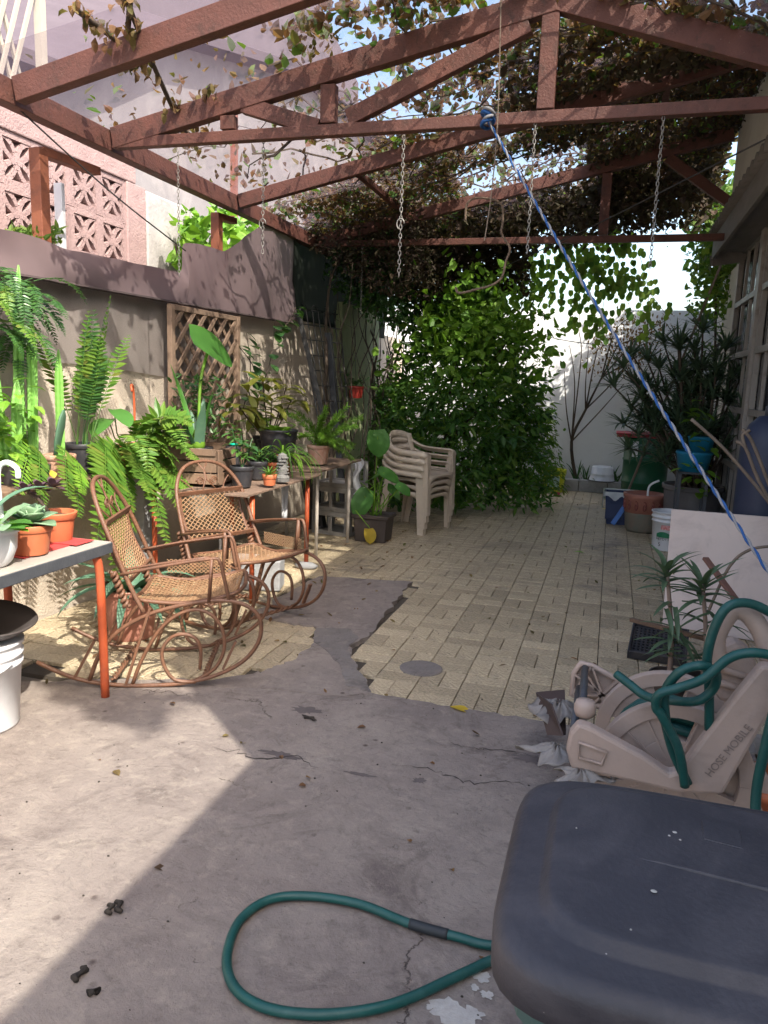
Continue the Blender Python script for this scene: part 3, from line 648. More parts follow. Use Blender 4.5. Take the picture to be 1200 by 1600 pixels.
# plank shelf on blocks along the wall for the upper row of pots
t = thing('plank_shelf', 'rough plank shelf along the wall under the cactus and hanging ferns', 'shelf', (-3.02, 3.7, 0))
m = MB(); m.box((-3.02, 3.6, .875), (.34, 2.1, .03)); obj('plank', m, WOOD, t, bevel=.004)
for y in (2.75, 4.45): m = MB(); m.box((-3.04, y, .43), (.16, .16, .86)); obj('support', m, CEM, t, bevel=.006)
# ---- pots
def pot(par, c, r, h, m_, taper=.78, rim=.012, soil=True, rimh=.03, sx=1, n=26, name='pot'):
    p = MB(); rb = r*taper
    p.lathe([(0, .002), (rb*.96, 0), (rb, .006), (r*.965, h-rimh), (r*.975+rim*.2, h-rimh), (r+rim*.3, h-rimh+.004), (r+rim*.45, h-.003), (r+rim*.3, h), (r-.004, h), (r-.008, h-.025), (0, h-.026)], c, n, sx)
    o = obj(name, p, m_, par, smooth=True)
    o.data.polygons.foreach_set('use_smooth', [True]*len(o.data.polygons))
    q = o.modifiers.new('e', 'EDGE_SPLIT'); q.split_angle = rad(40)
    if soil:
        s_ = MB(); s_.lathe([(r*.93, h-.022), (r*.5, h-.016), (0, h-.012)], c, n, sx); obj('soil', s_, SOIL, par)
    return o
def rnd(a, b): return random.uniform(a, b)
def dirv(az, el): return V((math.cos(az)*math.cos(el), math.sin(az)*math.cos(el), math.sin(el)))
def frond(par, p, d, L, pl, m_, npin=19, droop=1.2, pw=.36, stem=.0025, bare=.12, name='frond', up=None):
    P = [V(p)]; D = V(d).normalized(); D2 = [D.copy()]; n = 18
    for i in range(n):
        D = (D+V((0, 0, -1))*droop/n*(0.4+1.2*i/n)).normalized(); P.append(P[-1]+D*L/n); D2.append(D.copy())
    mb = MB(); ps, ds, us, ls = [], [], [], []
    for i in range(npin):
        t = bare+(1-bare)*(i+.5)/npin; f = t*n; k = min(int(f), n-1); q = P[k].lerp(P[k+1], f-k); dd = D2[k]
        sd = dd.cross(V((0, 0, 1)))
        if sd.length < .1: sd = dd.cross(V((D2[0].x, D2[0].y, .01)))
        if sd.length < .05: sd = V((1, 0, 0))
        sd.normalize(); nr = sd.cross(dd); ln = pl*(math.sin(PI*min(.98, .12+.86*(t-bare)/(1-bare)))**.7)
        for s_ in (-1, 1):
            ps.append(q); ds.append(sd*s_*.93+dd*.32+V((0, 0, rnd(-.28, .06)))+nr*.1); us.append(nr*1.0+V((rnd(-.3, .3), rnd(-.3, .3), 0))); ls.append(ln*rnd(.85, 1.1))
    ls = np.array(ls); mb.cloud([tuple(x) for x in ps], [tuple(x) for x in ds], [tuple(x) for x in us], ls, ls*pw, .12)
    mb.tube(P, [stem*(1-.7*i/n) for i in range(n+1)], 5)
    return obj(name, mb, m_, par)
def leafobj(par, m_, p, d, L, W, bend=.6, n=6, prof='oval', fold=.2, up=(0, 0, 1), name='leaf', **k):
    m = MB().leaf(p, d, L, W, bend, n, prof, fold, up); return obj(name, m, m_, par, smooth=True, **k)
POTG = 'potted plants'
# near table pots
c = V((-2.28, 2.33, .736)); t = thing('potted_plant', 'round white pot of broad grey green leaves at the left end of the near table', 'potted plant', c, POTG)
m = MB().lathe([(0, 0), (.065, 0), (.085, .02), (.104, .07), (.108, .12), (.106, .135), (.118, .137), (.120, .158), (.112, .16), (.104, .14), (0, .138)], c, 30); obj('pot', m, WPLAS, t, smooth=True)
for k in range(9): a = k*2.4; leafobj(t, SUCC if k % 2 else BIGL, c+V((.04*math.cos(a), .04*math.sin(a), .15)), dirv(a, rnd(.3, 1.0)), rnd(.13, .2), .095, rnd(.3, .9), 6, 'spat', .15)
leafobj(t, AGAV, c+V((-.02, .02, .15)), dirv(1.1, 1.25), .36, .05, 1.6, 10, 'strap', .4)
for k in range(10): a = k*.7; leafobj(t, LIME, c+V((.08, .05, .14)), dirv(a, rnd(.2, .9)), .07, .045, .5, 4, 'spat', .1)
m = MB().tube(sm([(c.x-.02, c.y+.10, .86), (c.x-.03, c.y+.10, 1.08), (c.x, c.y+.11, 1.13), (c.x+.045, c.y+.12, 1.11), (c.x+.05, c.y+.12, 1.07)], 4), .011, 8); obj('hook', m, WPLAS, t, smooth=True)
c = V((-2.27, 2.55, .742)); t = thing('potted_plant', 'terracotta pot with a rosette of round grey green succulent leaves on the near table', 'potted plant', c, POTG); pot(t, c, .082, .125, TERRA, .8)
for k in range(13): a = k*2.4; leafobj(t, SUCC, c+V((0, 0, .12)), dirv(a, .25+.085*k), .125-.003*k, .085, .35-.04*k, 6, 'spat', .25, solid=.006)
c = V((-2.36, 2.80, .742)); t = thing('potted_plant', 'terracotta pot with a dark purple rosette at the end of the near table', 'potted plant', c, POTG); pot(t, c, .088, .13, TERRA, .82, .02)
m = MB().tube([c+V((-.03, 0, .12)), c+V((-.06, -.03, .19)), c+V((-.085, -.06, .22))], .010, 7); obj('stem', m, BARK, t, smooth=True)
for q in range(3):
    cc = c+V((-.09+.05*q, -.07+.03*q, .22+.01*q))
    for k in range(11): a = k*2.4; leafobj(t, DARKL, cc, dirv(a, .1+.1*k), .06, .035, .3, 4, 'spat', .2)
c = V((-2.2, 2.12, .737)); t = thing('potted_plant', 'low olive green kalanchoe lying at the front edge of the near table', 'potted plant', c, POTG); pot(t, c, .05, .06, BPLAS)
for k in range(26): a = k*2.4; leafobj(t, BIGL, c+V((.0, .0, .04+.005*k)), dirv(a, -.1+.05*k), .085, .07, .7, 5, 'spat', .25)
m = MB(); m.box((-2.32, 2.64, .738), (.16, .34, .004)); m.box((-2.30, 2.80, .743), (.2, .12, .003)); tag(obj('red_sheet', m, mat('red plastic sheet', (.55, .06, .06), rough=.5), bevel=.001), 'flat red sheet under the terracotta pots on the near table', 'mat')
# small bushy plant behind them
c = V((-2.62, 2.62, .736)); t = thing('potted_plant', 'black pot with small bushy lime green leaves behind the white pot', 'potted plant', c, POTG); pot(t, c, .08, .11, BPLAS)
for k in range(9):
    b = c+V((rnd(-.05, .05), rnd(-.05, .05), .1)); e = b+V((rnd(-.12, .1), rnd(-.12, .12), rnd(.12, .3)))
    m = MB().tube([b, (b+e)/2+V((.01, 0, .02)), e], .003, 5)
    for i in range(9): a = i*2.4; m.leaf(b.lerp(e, .25+.75*i/8), dirv(a, .4), .06, .032, .4, 3, 'spat')
    obj('sprig', m, LIME, t, kind='stuff')
# upper row along the wall
c = at(30, 738, 0, -3.0); c.z = .891; t = thing('potted_plant', 'tall ribbed bright green cactus columns in a wide black pot by the wall', 'potted plant', c, POTG); pot(t, c, .115, .14, BPLAS, .8, .02)
def cactus(par, p, q, r, ribs=4):
    mb = MB(); p, q = V(p), V(q); n = 30; vs = []; d = (q-p); K = ribs*4
    for i in range(n+1):
        tt = i/n
        for k in range(K):
            th = 2*PI*k/K; rr = r*(.55+.45*abs(math.cos(th*ribs/2))**1.6)*(min(1, (1-tt)*3.5+.04)**.6)*(1+.06*(i % 2))
            vs.append(p+d*tt+V((rr*math.cos(th), rr*math.sin(th), 0)))
    mb.add(vs, [(i*K+k, i*K+(k+1) % K, (i+1)*K+(k+1) % K, (i+1)*K+k) for i in range(n) for k in range(K)]); o = obj('column', mb, CACT, par); sp = MB()
    for k in range(ribs):
        for i in range(26):
            tt = .03+.93*i/26; a = 2*PI*(k)/ribs; e = V((math.cos(a), math.sin(a), 0)); b = p+d*tt+e*r*.98*(min(1, (1-tt)*3.5+.04)**.6); sp.leaf(b, e+V((rnd(-.3, .3), rnd(-.3, .3), .3)), .013, .005, 0, 1, 'oval', 0)
    obj('spines', sp, LIME, o, kind='stuff'); return o
for dx, dy, hh, lx in ((-.045, -.04, .82, -.03), (.0, .0, 1.02, .02), (.05, .05, .78, .01), (-.02, .05, .6, 0), (.03, -.05, .45, .01), (-.07, .0, .5, -.04)): cactus(t, c+V((dx, dy, .11)), c+V((dx+lx, dy+lx*2, .11+hh)), .034)
c = at(93, 740, 0, -2.99); c.z = .891; t = thing('potted_plant', 'flaking old clay pot holding one flat cactus pad on the plank', 'potted plant', c, POTG); pot(t, c, .088, .135, CLAY, .8)
m = MB(); m.lathe([(0, 0), (.02, .01), (.05, .09), (.055, .17), (.045, .24), (.02, .28), (0, .285)], c+V((-.01, -.02, .11)), 16, 1, .28, Matrix.Rotation(rad(-70), 3, 'Z') @ Matrix.Rotation(rad(-12), 3, 'X')); obj('pad', m, AGAV, t, smooth=True)
cactus(t, c+V((0, .02, .12)), c+V((0.0, .03, .72)), .026, 3)
c = at(130, 742, 0, -3.02); c.z = .891; t = thing('potted_plant', 'black pot with a tall upright dark green sword fern against the net', 'potted plant', c, POTG); pot(t, c, .105, .18, BPLAS, .85)
for k in range(13): a = rnd(0, 6.28); frond(t, c+V((rnd(-.06, .06), rnd(-.06, .06), .16)), dirv(rnd(-2.0, 2.0) if k % 2 else 1.4+rnd(-.6, .6), rnd(1.15, 1.5)), rnd(.55, .95), .085, LEAFB if k % 3 == 0 else LEAFA, 20, rnd(.15, .8), .34, .003, .3)
# hanging sword ferns
c = at(215, 706, 0, -2.98); c.z = .891; t = thing('hanging_fern', 'orange planter box with long sword fern fronds spilling over the front', 'fern', c, POTG)
m = MB(); m.box(c+V((0, 0, .07)), (.17, .42, .13)); m.box(c+V((0, 0, .135)), (.19, .44, .02)); obj('pot', m, TERRA, t, bevel=.006)
tips = [((150, 690), (185, 905)), ((165, 690), (165, 800)), ((170, 690), (190, 830)), ((190, 690), (235, 770)), ((210, 688), (300, 770)), ((200, 690), (285, 800)), ((205, 692), (262, 850)), ((215, 690), (290, 690)), ((225, 680), (300, 662)), ((180, 690), (150, 860)), ((155, 700), (215, 830)), ((175, 690), (180, 880)), ((185, 695), (205, 800)), ((235, 680), (310, 720))]
def archfrond(par, p, q, m_, lift, pl, npin=24, pw=.34, bare=.06):
    P = sm([p, p.lerp(q, .3)+V((0, 0, lift)), p.lerp(q, .7)+V((0, 0, lift*.8)), q], 7); mb = MB(); ps, ds, us, ls = [], [], [], []; n = len(P)-1
    for i in range(npin):
        tt = bare+(1-bare)*(i+.5)/npin; f = tt*n; k = min(int(f), n-1); o = P[k].lerp(P[k+1], f-k); dd = (P[k+1]-P[k]).normalized()
        sd = dd.cross(V((.9, .1, .5))).normalized(); nr = sd.cross(dd)
        ln = pl*(math.sin(PI*min(.97, .2+.77*(tt-bare)/(1-bare)))**.6)
        for s_ in (-1, 1): ps.append(o); ds.append(sd*s_+dd*.22+V((0, 0, rnd(-.2, .05)))); us.append(nr+V((rnd(-.25, .25), rnd(-.25, .25), rnd(-.2, .2)))); ls.append(ln*rnd(.88, 1.1))
    ls = np.array(ls); mb.cloud([tuple(x) for x in ps], [tuple(x) for x in ds], [tuple(x) for x in us], ls, ls*pw, .1); mb.tube(P, [.003*(1-.6*i/n) for i in range(n+1)], 5)
    return obj('frond', mb, m_, par)
for (a, b) in tips:
    p = at(*a, 0, -2.93); q = at(*b, 0, -2.78+rnd(-.05, .25)); archfrond(t, p, q, LEAFA, rnd(.0, .09), rnd(.105, .145))
for k in range(8): frond(t, c+V((0, rnd(-.2, .2), .13)), dirv(rnd(-1.2, 1.2), rnd(.3, 1)), rnd(.35, .6), .09, LEAFA, 20, rnd(1, 2.2))
c = at(60, 742, 0, -2.95); c.z = .891; t = thing('hanging_fern', 'small black pot of yellowing sword fern hanging below the cactus', 'fern', c, POTG); pot(t, c, .06, .1, BPLAS)
for (a, b, m_) in (((58, 700), (66, 790), LEAFA), ((62, 705), (62, 770), LEAFA), ((112, 720), (124, 808), LEAFA), ((120, 720), (128, 770), LIME), ((100, 700), (106, 775), LEAFA), ((50, 700), (30, 770), LIME)): archfrond(t, at(*a, 0, -2.9), at(*b, 0, -2.72), m_, .03, .085, 17, .3)
m = MB().leaf(at(80, 735, 0, -2.8), dirv(-.5, -.6), .05, .04, .3, 4, 'spat'); obj('leaf', m, YELL, t)
# climber at the photo's left edge
c = at(12, 760, 0, -3.1); c.z = .891; t = thing('trailing_plant', 'dense dark green trailing plant climbing the wall above the cactus', 'plant', c, POTG); pot(t, c, .08, .1, BPLAS)
for k in range(60):
    p = at(rnd(-40, 58) if k % 3 else rnd(-40, 10), rnd(425, 520), 0, -3.08+rnd(-.03, .1)); frond(t, p, dirv(rnd(-2.2, 1.4), rnd(-.6, .5)), rnd(.22, .38), .05, LEAFB if k % 6 else LEAFA, 18, 2.0, .36)
for k in range(10): p = at(rnd(-20, 30), rnd(600, 730), 0, -3.0+rnd(-.05, .1)); m = MB(); [m.leaf(p+V((rnd(-.1, .1), rnd(-.1, .1), rnd(-.1, .1))), dirv(rnd(-2, 2), rnd(-.3, .6)), .09, .05, .6, 3) for _ in range(7)]; obj('sprig', m, LIME, t, kind='stuff')
# elephant ear with small heart leaf above the fern planter
c = at(195, 700, 0, -3.08); c.z = .891; t = thing('potted_plant', 'black pot with two small heart shaped leaves behind the orange planter', 'potted plant', c, POTG); pot(t, c, .06, .12, BPLAS)
for (x, y, az) in ((178, 640, -.4), (170, 655, -1.5)):
    q = at(x, y, 0, -3.0); obj('stem', MB().tube([c+V((0, 0, .1)), (c+q)/2+V((-.02, 0, .03)), q], .004, 6), BIGL, t); leafobj(t, BIGL, q, dirv(az, -.2), .2, .15, .6, 7, 'heart', .15)
m = MB().tube(sm([at(210, 680, 0, -3.15), at(210, 640, 0, -3.15), at(208, 606, 0, -3.15), at(205, 602, 0, -3.12), at(206, 612, 0, -3.1)], 3), .008, 7); tag(obj('orange_hook', m, ORANGE, smooth=True), 'orange bent metal hook against the sunlit wall', 'hook')
# ---- lattice trellis leaning on the wall
a, b, c_, d_ = at(272, 700, 0, -3.14), at(362, 690, 0, -3.14), at(368, 498, 0, -3.19), at(281, 476, 0, -3.19)
a.z = b.z = .80; t = thing('lattice_trellis', 'weathered wooden lattice panel standing against the wall behind the elephant ear', 'trellis', a)
LY0, LY1, LZ0, LZ1 = a.y, b.y+.12, .8, 1.98
for s_ in (-1, 1):
    k = -16
    while k < 20:
        k += 1; w = .17*k; pts = []
        y0 = LY0+w if s_ > 0 else LY1-w; z0 = LZ0
        # clip the slat y = y0 + s*(z-z0)
        zs = sorted([z0+(LY0+.03-y0)*s_, z0+(LY1-.03-y0)*s_]); za, zb = max(LZ0, zs[0]), min(LZ1, zs[1])
        if zb-za < .08: continue
        m = MB().bar((-3.155+.011*s_, y0+s_*(za-z0), za), (-3.155+.011*s_, y0+s_*(zb-z0), zb), .012, .036, (0, -s_, 1)); obj('slat', m, LATT, t, bevel=.002)
for y in (LY0, LY1): m = MB().bar((-3.152, y, LZ0-.05), (-3.152, y, LZ1+.02), .04, .05, (0, 1, 0)); obj('stile', m, LATT, t, bevel=.003)
m = MB().bar((-3.152, LY0+.03, LZ1), (-3.152, LY1-.03, LZ1), .035, .04); obj('rail', m, LATT, t, bevel=.003)
# ---- wooden crate with its plants
def crate(label, c, sx, sy, h, rz=0):
    t = thing('wooden_crate', label, 'crate', c); c = V(c); nb = 3; bh = h/nb
    Rz = Matrix.Rotation(rz, 3, 'Z'); P = lambda x, y, z: c+Rz @ V((x, y, z))
    for i in range(nb):
        z = bh*(i+.5)
        for s_ in (-1, 1):
            m = MB().bar(P(-sx/2, s_*sy/2, z), P(sx/2, s_*sy/2, z), .014, bh-.010); obj('slat', m, WOOD, t, bevel=.002)
            m = MB().bar(P(s_*(sx/2+.009), -sy/2-.006, z+.002), P(s_*(sx/2+.009), sy/2+.006, z+.002), .014, bh-.012); obj('slat', m, WOOD, t, bevel=.002)
    for s_ in (-1, 1):
        for q in (-1, 1): m = MB().bar(P(q*(sx/2+.022), s_*(sy/2-.012), .004), P(q*(sx/2+.022), s_*(sy/2-.012), h-.004), .012, .055, (0, 1, 0)); obj('corner_post', m, WOOD, t, bevel=.002)
        m = MB().bar(P(-sx/2, s_*(sy/2+.012), h-.02), P(sx/2, s_*(sy/2+.012), h-.02), .012, .045); obj('rim', m, WOOD, t, bevel=.002)
    m = MB(); m.box(c+V((0, 0, .012)), (sx-.03, sy-.03, .012), Rz); obj('base', m, WOOD, t); return t
cc = g(296, 750, .772); CX, CY = -2.72, 4.72
crate('large weathered wooden crate at the near end of the back table', (CX, CY, .772), .40, .50, .24, rad(8))
c = V((-2.68, 4.60, .79)); t = thing('potted_plant', 'stout strap leaved bulb plant with thick bright green base in the wooden crate', 'potted plant', c, POTG); pot(t, c, .075, .22, BPLAS)
for (az, el, L, W, bd) in ((2.9, 1.28, .62, .06, .15), (.4, 1.45, .42, .085, .1), (-.8, 1.3, .36, .085, .25), (1.8, 1.36, .38, .08, .2), (2.4, 1.25, .3, .07, .3), (-2.2, 1.2, .28, .08, .3)): leafobj(t, BIGL if bd < .2 else AGAV, c+V((.03*math.cos(az), .03*math.sin(az), .2)), dirv(az, el), L, W, bd, 9, 'strap', .5, (math.cos(az+PI), math.sin(az+PI), 0))
m = MB().lathe([(.04, 0), (.048, .04), (.04, .10), (.015, .16), (0, .17)], c+V((0, 0, .2)), 12); obj('bulb', m, LIME, t, smooth=True)
q = at(325, 548, 0, -2.72); m = MB().tube(sm([c+V((.0, 0, .2)), c.lerp(q, .6)+V((-.0, -.05, .12)), q], 6), .011, 8); obj('petiole', m, LIME, t, smooth=True)
m = MB(); pts = []
l0 = at(297, 524, 0, -2.76); l1 = at(374, 560, 0, -2.60); m.leaf(l0, l1-l0, (l1-l0).length*1.02, .29, .3, 10, 'heart', .16, (.58, -.58, .7)); obj('leaf', m, BIGL, t, smooth=True)
c = V((-2.80, 4.85, .79)); t = thing('potted_plant', 'dark twiggy shrub behind the elephant ear stem, in front of the lattice', 'potted plant', c, POTG); pot(t, c, .08, .2, BPLAS)
P, D, Uu = [], [], []
for k in range(260): P.append(c+V((rnd(-.16, .16), rnd(-.16, .2), rnd(.25, .7)))); D.append(dirv(rnd(0, 6.3), rnd(-.3, 1))); Uu.append(dirv(rnd(0, 6.3), 1))
obj('foliage', MB().cloud(P, D, Uu, .06, .026), LEAFB, t)
c = V((-2.55, 4.86, .79)); t = thing('potted_plant', 'small black pot with a green plastic tie around a young plant in the crate', 'potted plant', c, POTG); pot(t, c, .05, .22, BPLAS)
for k in range(9): leafobj(t, LEAFA, c+V((0, 0, .24+.018*k)), dirv(k*2.4, .5), .11, .045, .8, 4)
obj('tie', MB().tube([c+V((.03*math.cos(i*.8), .03*math.sin(i*.8), .232)) for i in range(8)], .006, 5, True), mat('green tie', (.0, .45, .3), rough=.5), t)
# climbing round-leaf vine on the wall right of the lattice
t = thing('wall_climber', 'thin climber with round dark leaves on the wall right of the lattice', 'climber', at(400, 620, 0, -3.2))
for (x0, y0, x1, y1) in ((380, 640, 385, 520), (395, 640, 430, 500), (430, 520, 462, 480), (400, 600, 372, 540)):
    p, q = at(x0, y0, 0, -3.12), at(x1, y1, 0, -3.14); mm = p.lerp(q, .5)+V((.04, .03, 0)); st_ = sm([p, mm, q], 5)
    o = obj('stem', MB().tube(st_, .004, 5), BARK, t); mb = MB()
    for k in range(14): mb.leaf(st_[k % len(st_)]+V((.01, 0, 0)), V((rnd(.3, 1), rnd(-1, 1), rnd(-.6, .3))), .11, .10, .5, 4, 'spat', .15)
    obj('leaves', mb, LEAFB, t, kind='stuff')
# croton
c = at(420, 722, 0, -2.78); c.z = .772; t = thing('potted_plant', 'broad croton with yellow and green mottled leaves in a dark pot on the back table', 'potted plant', c, POTG); pot(t, c, .10, .2, BPLAS)
for (sx, sy) in ((388, 610), (425, 625), (448, 602), (410, 590), (440, 640), (372, 632), (400, 645), (455, 625)):
    q = at(sx, sy, 0, c.x+rnd(-.08, .12)); obj('stem', MB().tube(sm([c+V((0, 0, .18)), c.lerp(q, .6)+V((0, 0, .05)), q], 3), .006, 5), BARK, t)
    for k in range(9):
        az = k*2.4+rnd(-.3, .3); leafobj(t, CROT, q+V((0, 0, -.02*k*.4)), dirv(az, rnd(-.1, .75)), rnd(.17, .25), rnd(.062, .085), rnd(.5, 1.2), 6, 'spat', .25)
# row of black nursery pots on the back table front
def shrublet(label, px, py, r, h, lm, n=16, hh=.16, L=.075, z=.765, pm=BPLAS, x=None):
    c = g(px, py, z); t = thing('potted_plant', label, 'potted plant', c, POTG); pot(t, c, r, h, pm)
    for k in range(4):
        e = c+V((rnd(-.7, .7)*r*2, rnd(-.7, .7)*r*2, h+hh*rnd(.5, 1))); b = c+V((0, 0, h-.02)); mb = MB().tube([b, b.lerp(e, .5)+V((rnd(-.01, .01),)*3), e], .004, 5)
        for i in range(n//2): mb.leaf(b.lerp(e, .35+.65*i/(n/2)), dirv(i*2.4, rnd(-.1, .6)), L*rnd(.8, 1.2), L*.42, .6, 4, 'oval')
        obj('sprig', mb, lm, t, kind='stuff')
    return t
shrublet('black nursery pot with a thin leafy cutting at the front edge of the back table', 378, 760, .078, .14, LEAFB, 16, .24, .10)
shrublet('black nursery pot half hidden beside the crate corner on the back table', 345, 752, .075, .13, LEAFB, 6, .1, .06)
shrublet('black nursery pot with low dark foliage behind the thin cutting', 402, 748, .07, .13, LEAFB, 14, .12, .07)
shrublet('small pot of low mixed herbs left of the carved stone figure', 428, 742, .06, .10, LEAFB, 16, .08, .06, pm=TERRA)
c = g(421, 758, .772); t = thing('potted_plant', 'tiny terracotta pot with a spiky rosette at the corner of the back table', 'potted plant', c, POTG); pot(t, c, .046, .075, TERRA, .85)
for k in range(22): leafobj(t, LEAFA, c+V((0, 0, .07)), dirv(k*2.4, .15+.05*k), rnd(.075, .11), .014, .4, 4, 'strap', .3)
STN = mat('dark grey stone', (.17, .165, .16), (.11, .105, .10), 20, .9, .6, 60)
# carved stone figure
c = g(441, 752, .772); t = thing('stone_figure', 'small grey carved stone figure standing on the back table', 'figurine', c)
obj('body', MB().lathe([(.0, 0), (.05, 0), (.052, .03), (.035, .05), (.038, .09), (.03, .12), (.036, .16), (.03, .19), (.0, .205)], c, 14), STN, t); m = MB()
for k in range(6): m.box(c+V((0, -.0, .06+.022*k)), (.085, .05, .009), Matrix.Rotation(k*.5, 3, 'Z'))
obj('carving', m, STN, t, bevel=.002)
# spider plant, big black pot, bright fern on far table
c = g(452, 740, .786); c = V((-2.42, 5.42, .772)); t = thing('potted_plant', 'striped spider plant with arching ribbon leaves in a rusty tin', 'potted plant', c, POTG); pot(t, c, .06, .13, mat('rusty tin', (.3, .13, .06), rough=.6, bump=.2), 1.0)
for k in range(44): leafobj(t, LEAFA if k % 3 else LIME, c+V((0, 0, .12)), dirv(rnd(-1.9, 1.6), rnd(.2, 1.3)), rnd(.28, .52), .017, rnd(1.6, 2.9), 9, 'strap', .35)
c = V((-2.62, 5.78, .786)); t = thing('potted_plant', 'large ribbed black pot of pale lime leaves on the far table', 'potted plant', c, POTG)
m = MB().lathe([(0, 0), (.125, 0), (.13, .1), (.137, .11), (.135, .13), (.145, .2), (.152, .21), (.15, .23), (.155, .27), (.162, .275), (.162, .29), (.15, .29), (.146, .27), (0, .26)], c, 30); obj('pot', m, BPLAS, t, smooth=True)
for k in range(46): a = k*2.4; leafobj(t, LIME, c+V((.11*math.cos(a)*rnd(.2, 1), .11*math.sin(a)*rnd(.2, 1), .27)), dirv(a, rnd(.1, 1.1)), rnd(.07, .11), .065, .6, 4, 'spat')
c = V((-2.9, 6.1, .786)); t = thing('potted_plant', 'black pot with a soft feathery fern behind the large ribbed pot', 'potted plant', c, POTG); pot(t, c, .1, .2, BPLAS)
for k in range(12): frond(t, c+V((0, 0, .19)), dirv(rnd(0, 6.3), rnd(.5, 1.2)), rnd(.3, .45), .075, LIME, 22, rnd(1.2, 2), .22)
c = V((-2.36, 6.02, .786)); t = thing('potted_plant', 'bright yellow green foxtail fern in a clay pot on the far table', 'potted plant', c, POTG); pot(t, c, .095, .16, CLAY)
def plume(par, p, d, L, r, m_, n=260, droop=.9):
    D = V(d).normalized(); P = [V(p)]
    for i in range(14): D = (D+V((0, 0, -1))*droop/14).normalized(); P.append(P[-1]+D*L/14)
    A, B_, U_ = [], [], []
    for i in range(n):
        f = rnd(.05, .999)*14; k = int(f); q = P[k].lerp(P[k+1], f-k); dd = (P[k+1]-P[k]).normalized(); o = dirv(rnd(0, 6.3), rnd(-1.5, 1.5)); o = (o-dd*o.dot(dd)).normalized()
        A.append(q); B_.append(o+dd*.9); U_.append(dirv(rnd(0, 6.3), rnd(-1, 1)))
    mb = MB().cloud(A, B_, U_, r*(np.random.rand(n)*.6+.6), r*.16, 0); mb.tube(P, .003, 4); return obj('plume', mb, m_, par)
for k in range(22): az = rnd(-1.2, 2.4) if k % 4 else rnd(0, 6.3); plume(t, c+V((rnd(-.04, .04), rnd(-.04, .04), .15)), dirv(az, rnd(.25, 1.3)), rnd(.28, .48), .042, LIME if k % 2 else LEAFA)
# ---- agave in pink pot behind first rocking chair
c = V((-2.55, 3.62, .002)); t = thing('potted_plant', 'pink clay pot of dark strappy agave on the floor behind the nearest rocking chair', 'potted plant', c, POTG); pot(t, c, .165, .30, PCLAY, .72, .025)
for k in range(26): leafobj(t, AGAV, c+V((.04*math.cos(k*2.4), .04*math.sin(k*2.4), .27)), dirv(k*2.4, rnd(.2, 1.1)), rnd(.3, .46), .065, rnd(.9, 1.8), 8, 'strap', .35)
# cement block under the second chair
m = MB(); q = g(468, 925); m.box((q.x-.33, q.y-.02, .115), (.38, .2, .22), Matrix.Rotation(rad(14), 3, 'Z')); tag(obj('cement_block', m, CEM, bevel=.012), 'pale grey cement block on the floor beyond the second rocking chair', 'block')
m = MB(); q = g(478, 888); m.lathe([(0, 0), (.07, .002), (.085, .025), (.05, .045), (0, .05)], (q.x, q.y, .002), 12, 1.2, .7); tag(obj('stone', m, CEM, smooth=True), 'small flat stone beside the orange table leg', 'stone')
m = MB()
for k in range(3):
    p = at(352+k*6, 838, 0, -2.9); m.leaf(V((-2.7+k*.05, 4.9, .42)), V((.2, .1, -1)), .4, .07, .5, 6, 'strap', .5)
tag(obj('white_rag', m, WPLAS, solid=.004), 'strip of white cloth hanging behind the second rocking chair', 'rag')
m = MB().sheet(lambda u, v: V((-2.35+.012*math.sin(u*9), 5.24+.13*u*(1-.4*v)+.02*v, .735-.3*v+.02*math.sin(u*7))), 8, 8); tag(obj('hanging_cloth', m, WPLAS, smooth=True, solid=.003), 'pale torn cloth hanging below the edge of the back table', 'cloth')
# ---- crate stack, taro planter, chairs
def plastic_crate(c, rz):
    t = thing('plastic_crate', 'x', 'crate', (0, 0, 0), 'stacked grey crates'); w, d, h = .42, .34, .235
    m = MB(); m.box((0, 0, .012), (w-.01, d-.01, .02)); obj('base', m, GPLAS, t)
    for (cx, cy, sx, sy) in ((0, -d/2, w, .014), (0, d/2, w, .014), (-w/2, 0, .014, d-.015), (w/2, 0, .014, d-.015)):
        m = MB(); L = max(sx, sy); ax = sx > sy
        def bx(o, z, l, hh): m.box((cx+(o if ax else 0), cy+(0 if ax else o), z), (l if ax else .014, .014 if ax else l, hh))
        bx(0, h-.025, L, .05); bx(0, .02, L, .04)
        for o in (-L/2+.025, 0, L/2-.025): bx(o, h/2-.005, .05 if o else .035, h-.092)
        obj('side', m, GPLAS, t, bevel=.004)
    return t
p0 = plastic_crate(0, 0); b = g(552, 838)
for k in range(3):
    o = p0 if k == 0 else dup(p0); o.location = (-2.50+rnd(-.01, .01), 6.98, .002+.238*k); o.rotation_euler = (0, 0, rad(-12+rnd(-3, 3)))
    o['label'] = ['grey plastic crate at the bottom of the stack behind the taro planter', 'middle grey plastic crate of the stack behind the taro planter', 'topmost grey plastic crate of the stack, with white paper over its edge'][k]
m = MB().sheet(lambda u, v: V((-2.33+.10*u+.03*math.sin(v*8), 6.84-.02*u+.015*math.sin(u*11), .72-.33*v+.06*u+.02*math.sin(u*6+v*5))), 8, 8); tag(obj('paper_sheet', m, WPLAS, solid=.002), 'crumpled white paper hanging from the plastic crate stack', 'paper')
c = V((-2.08, 6.78, .002)); t = thing('potted_plant', 'square dark brown planter of heart leaved taro in front of the plastic chairs', 'potted plant', c, POTG)
m = MB(); pr = [(.13, 0), (.145, .22), (.16, .222), (.163, .26), (.15, .26), (.145, .235)]
vs, fs = [], []
for r, z in pr: vs += [c+V((sx*r*1.12, sy*r*.9, z)) for sx, sy in ((-1, -1), (1, -1), (1, 1), (-1, 1))]
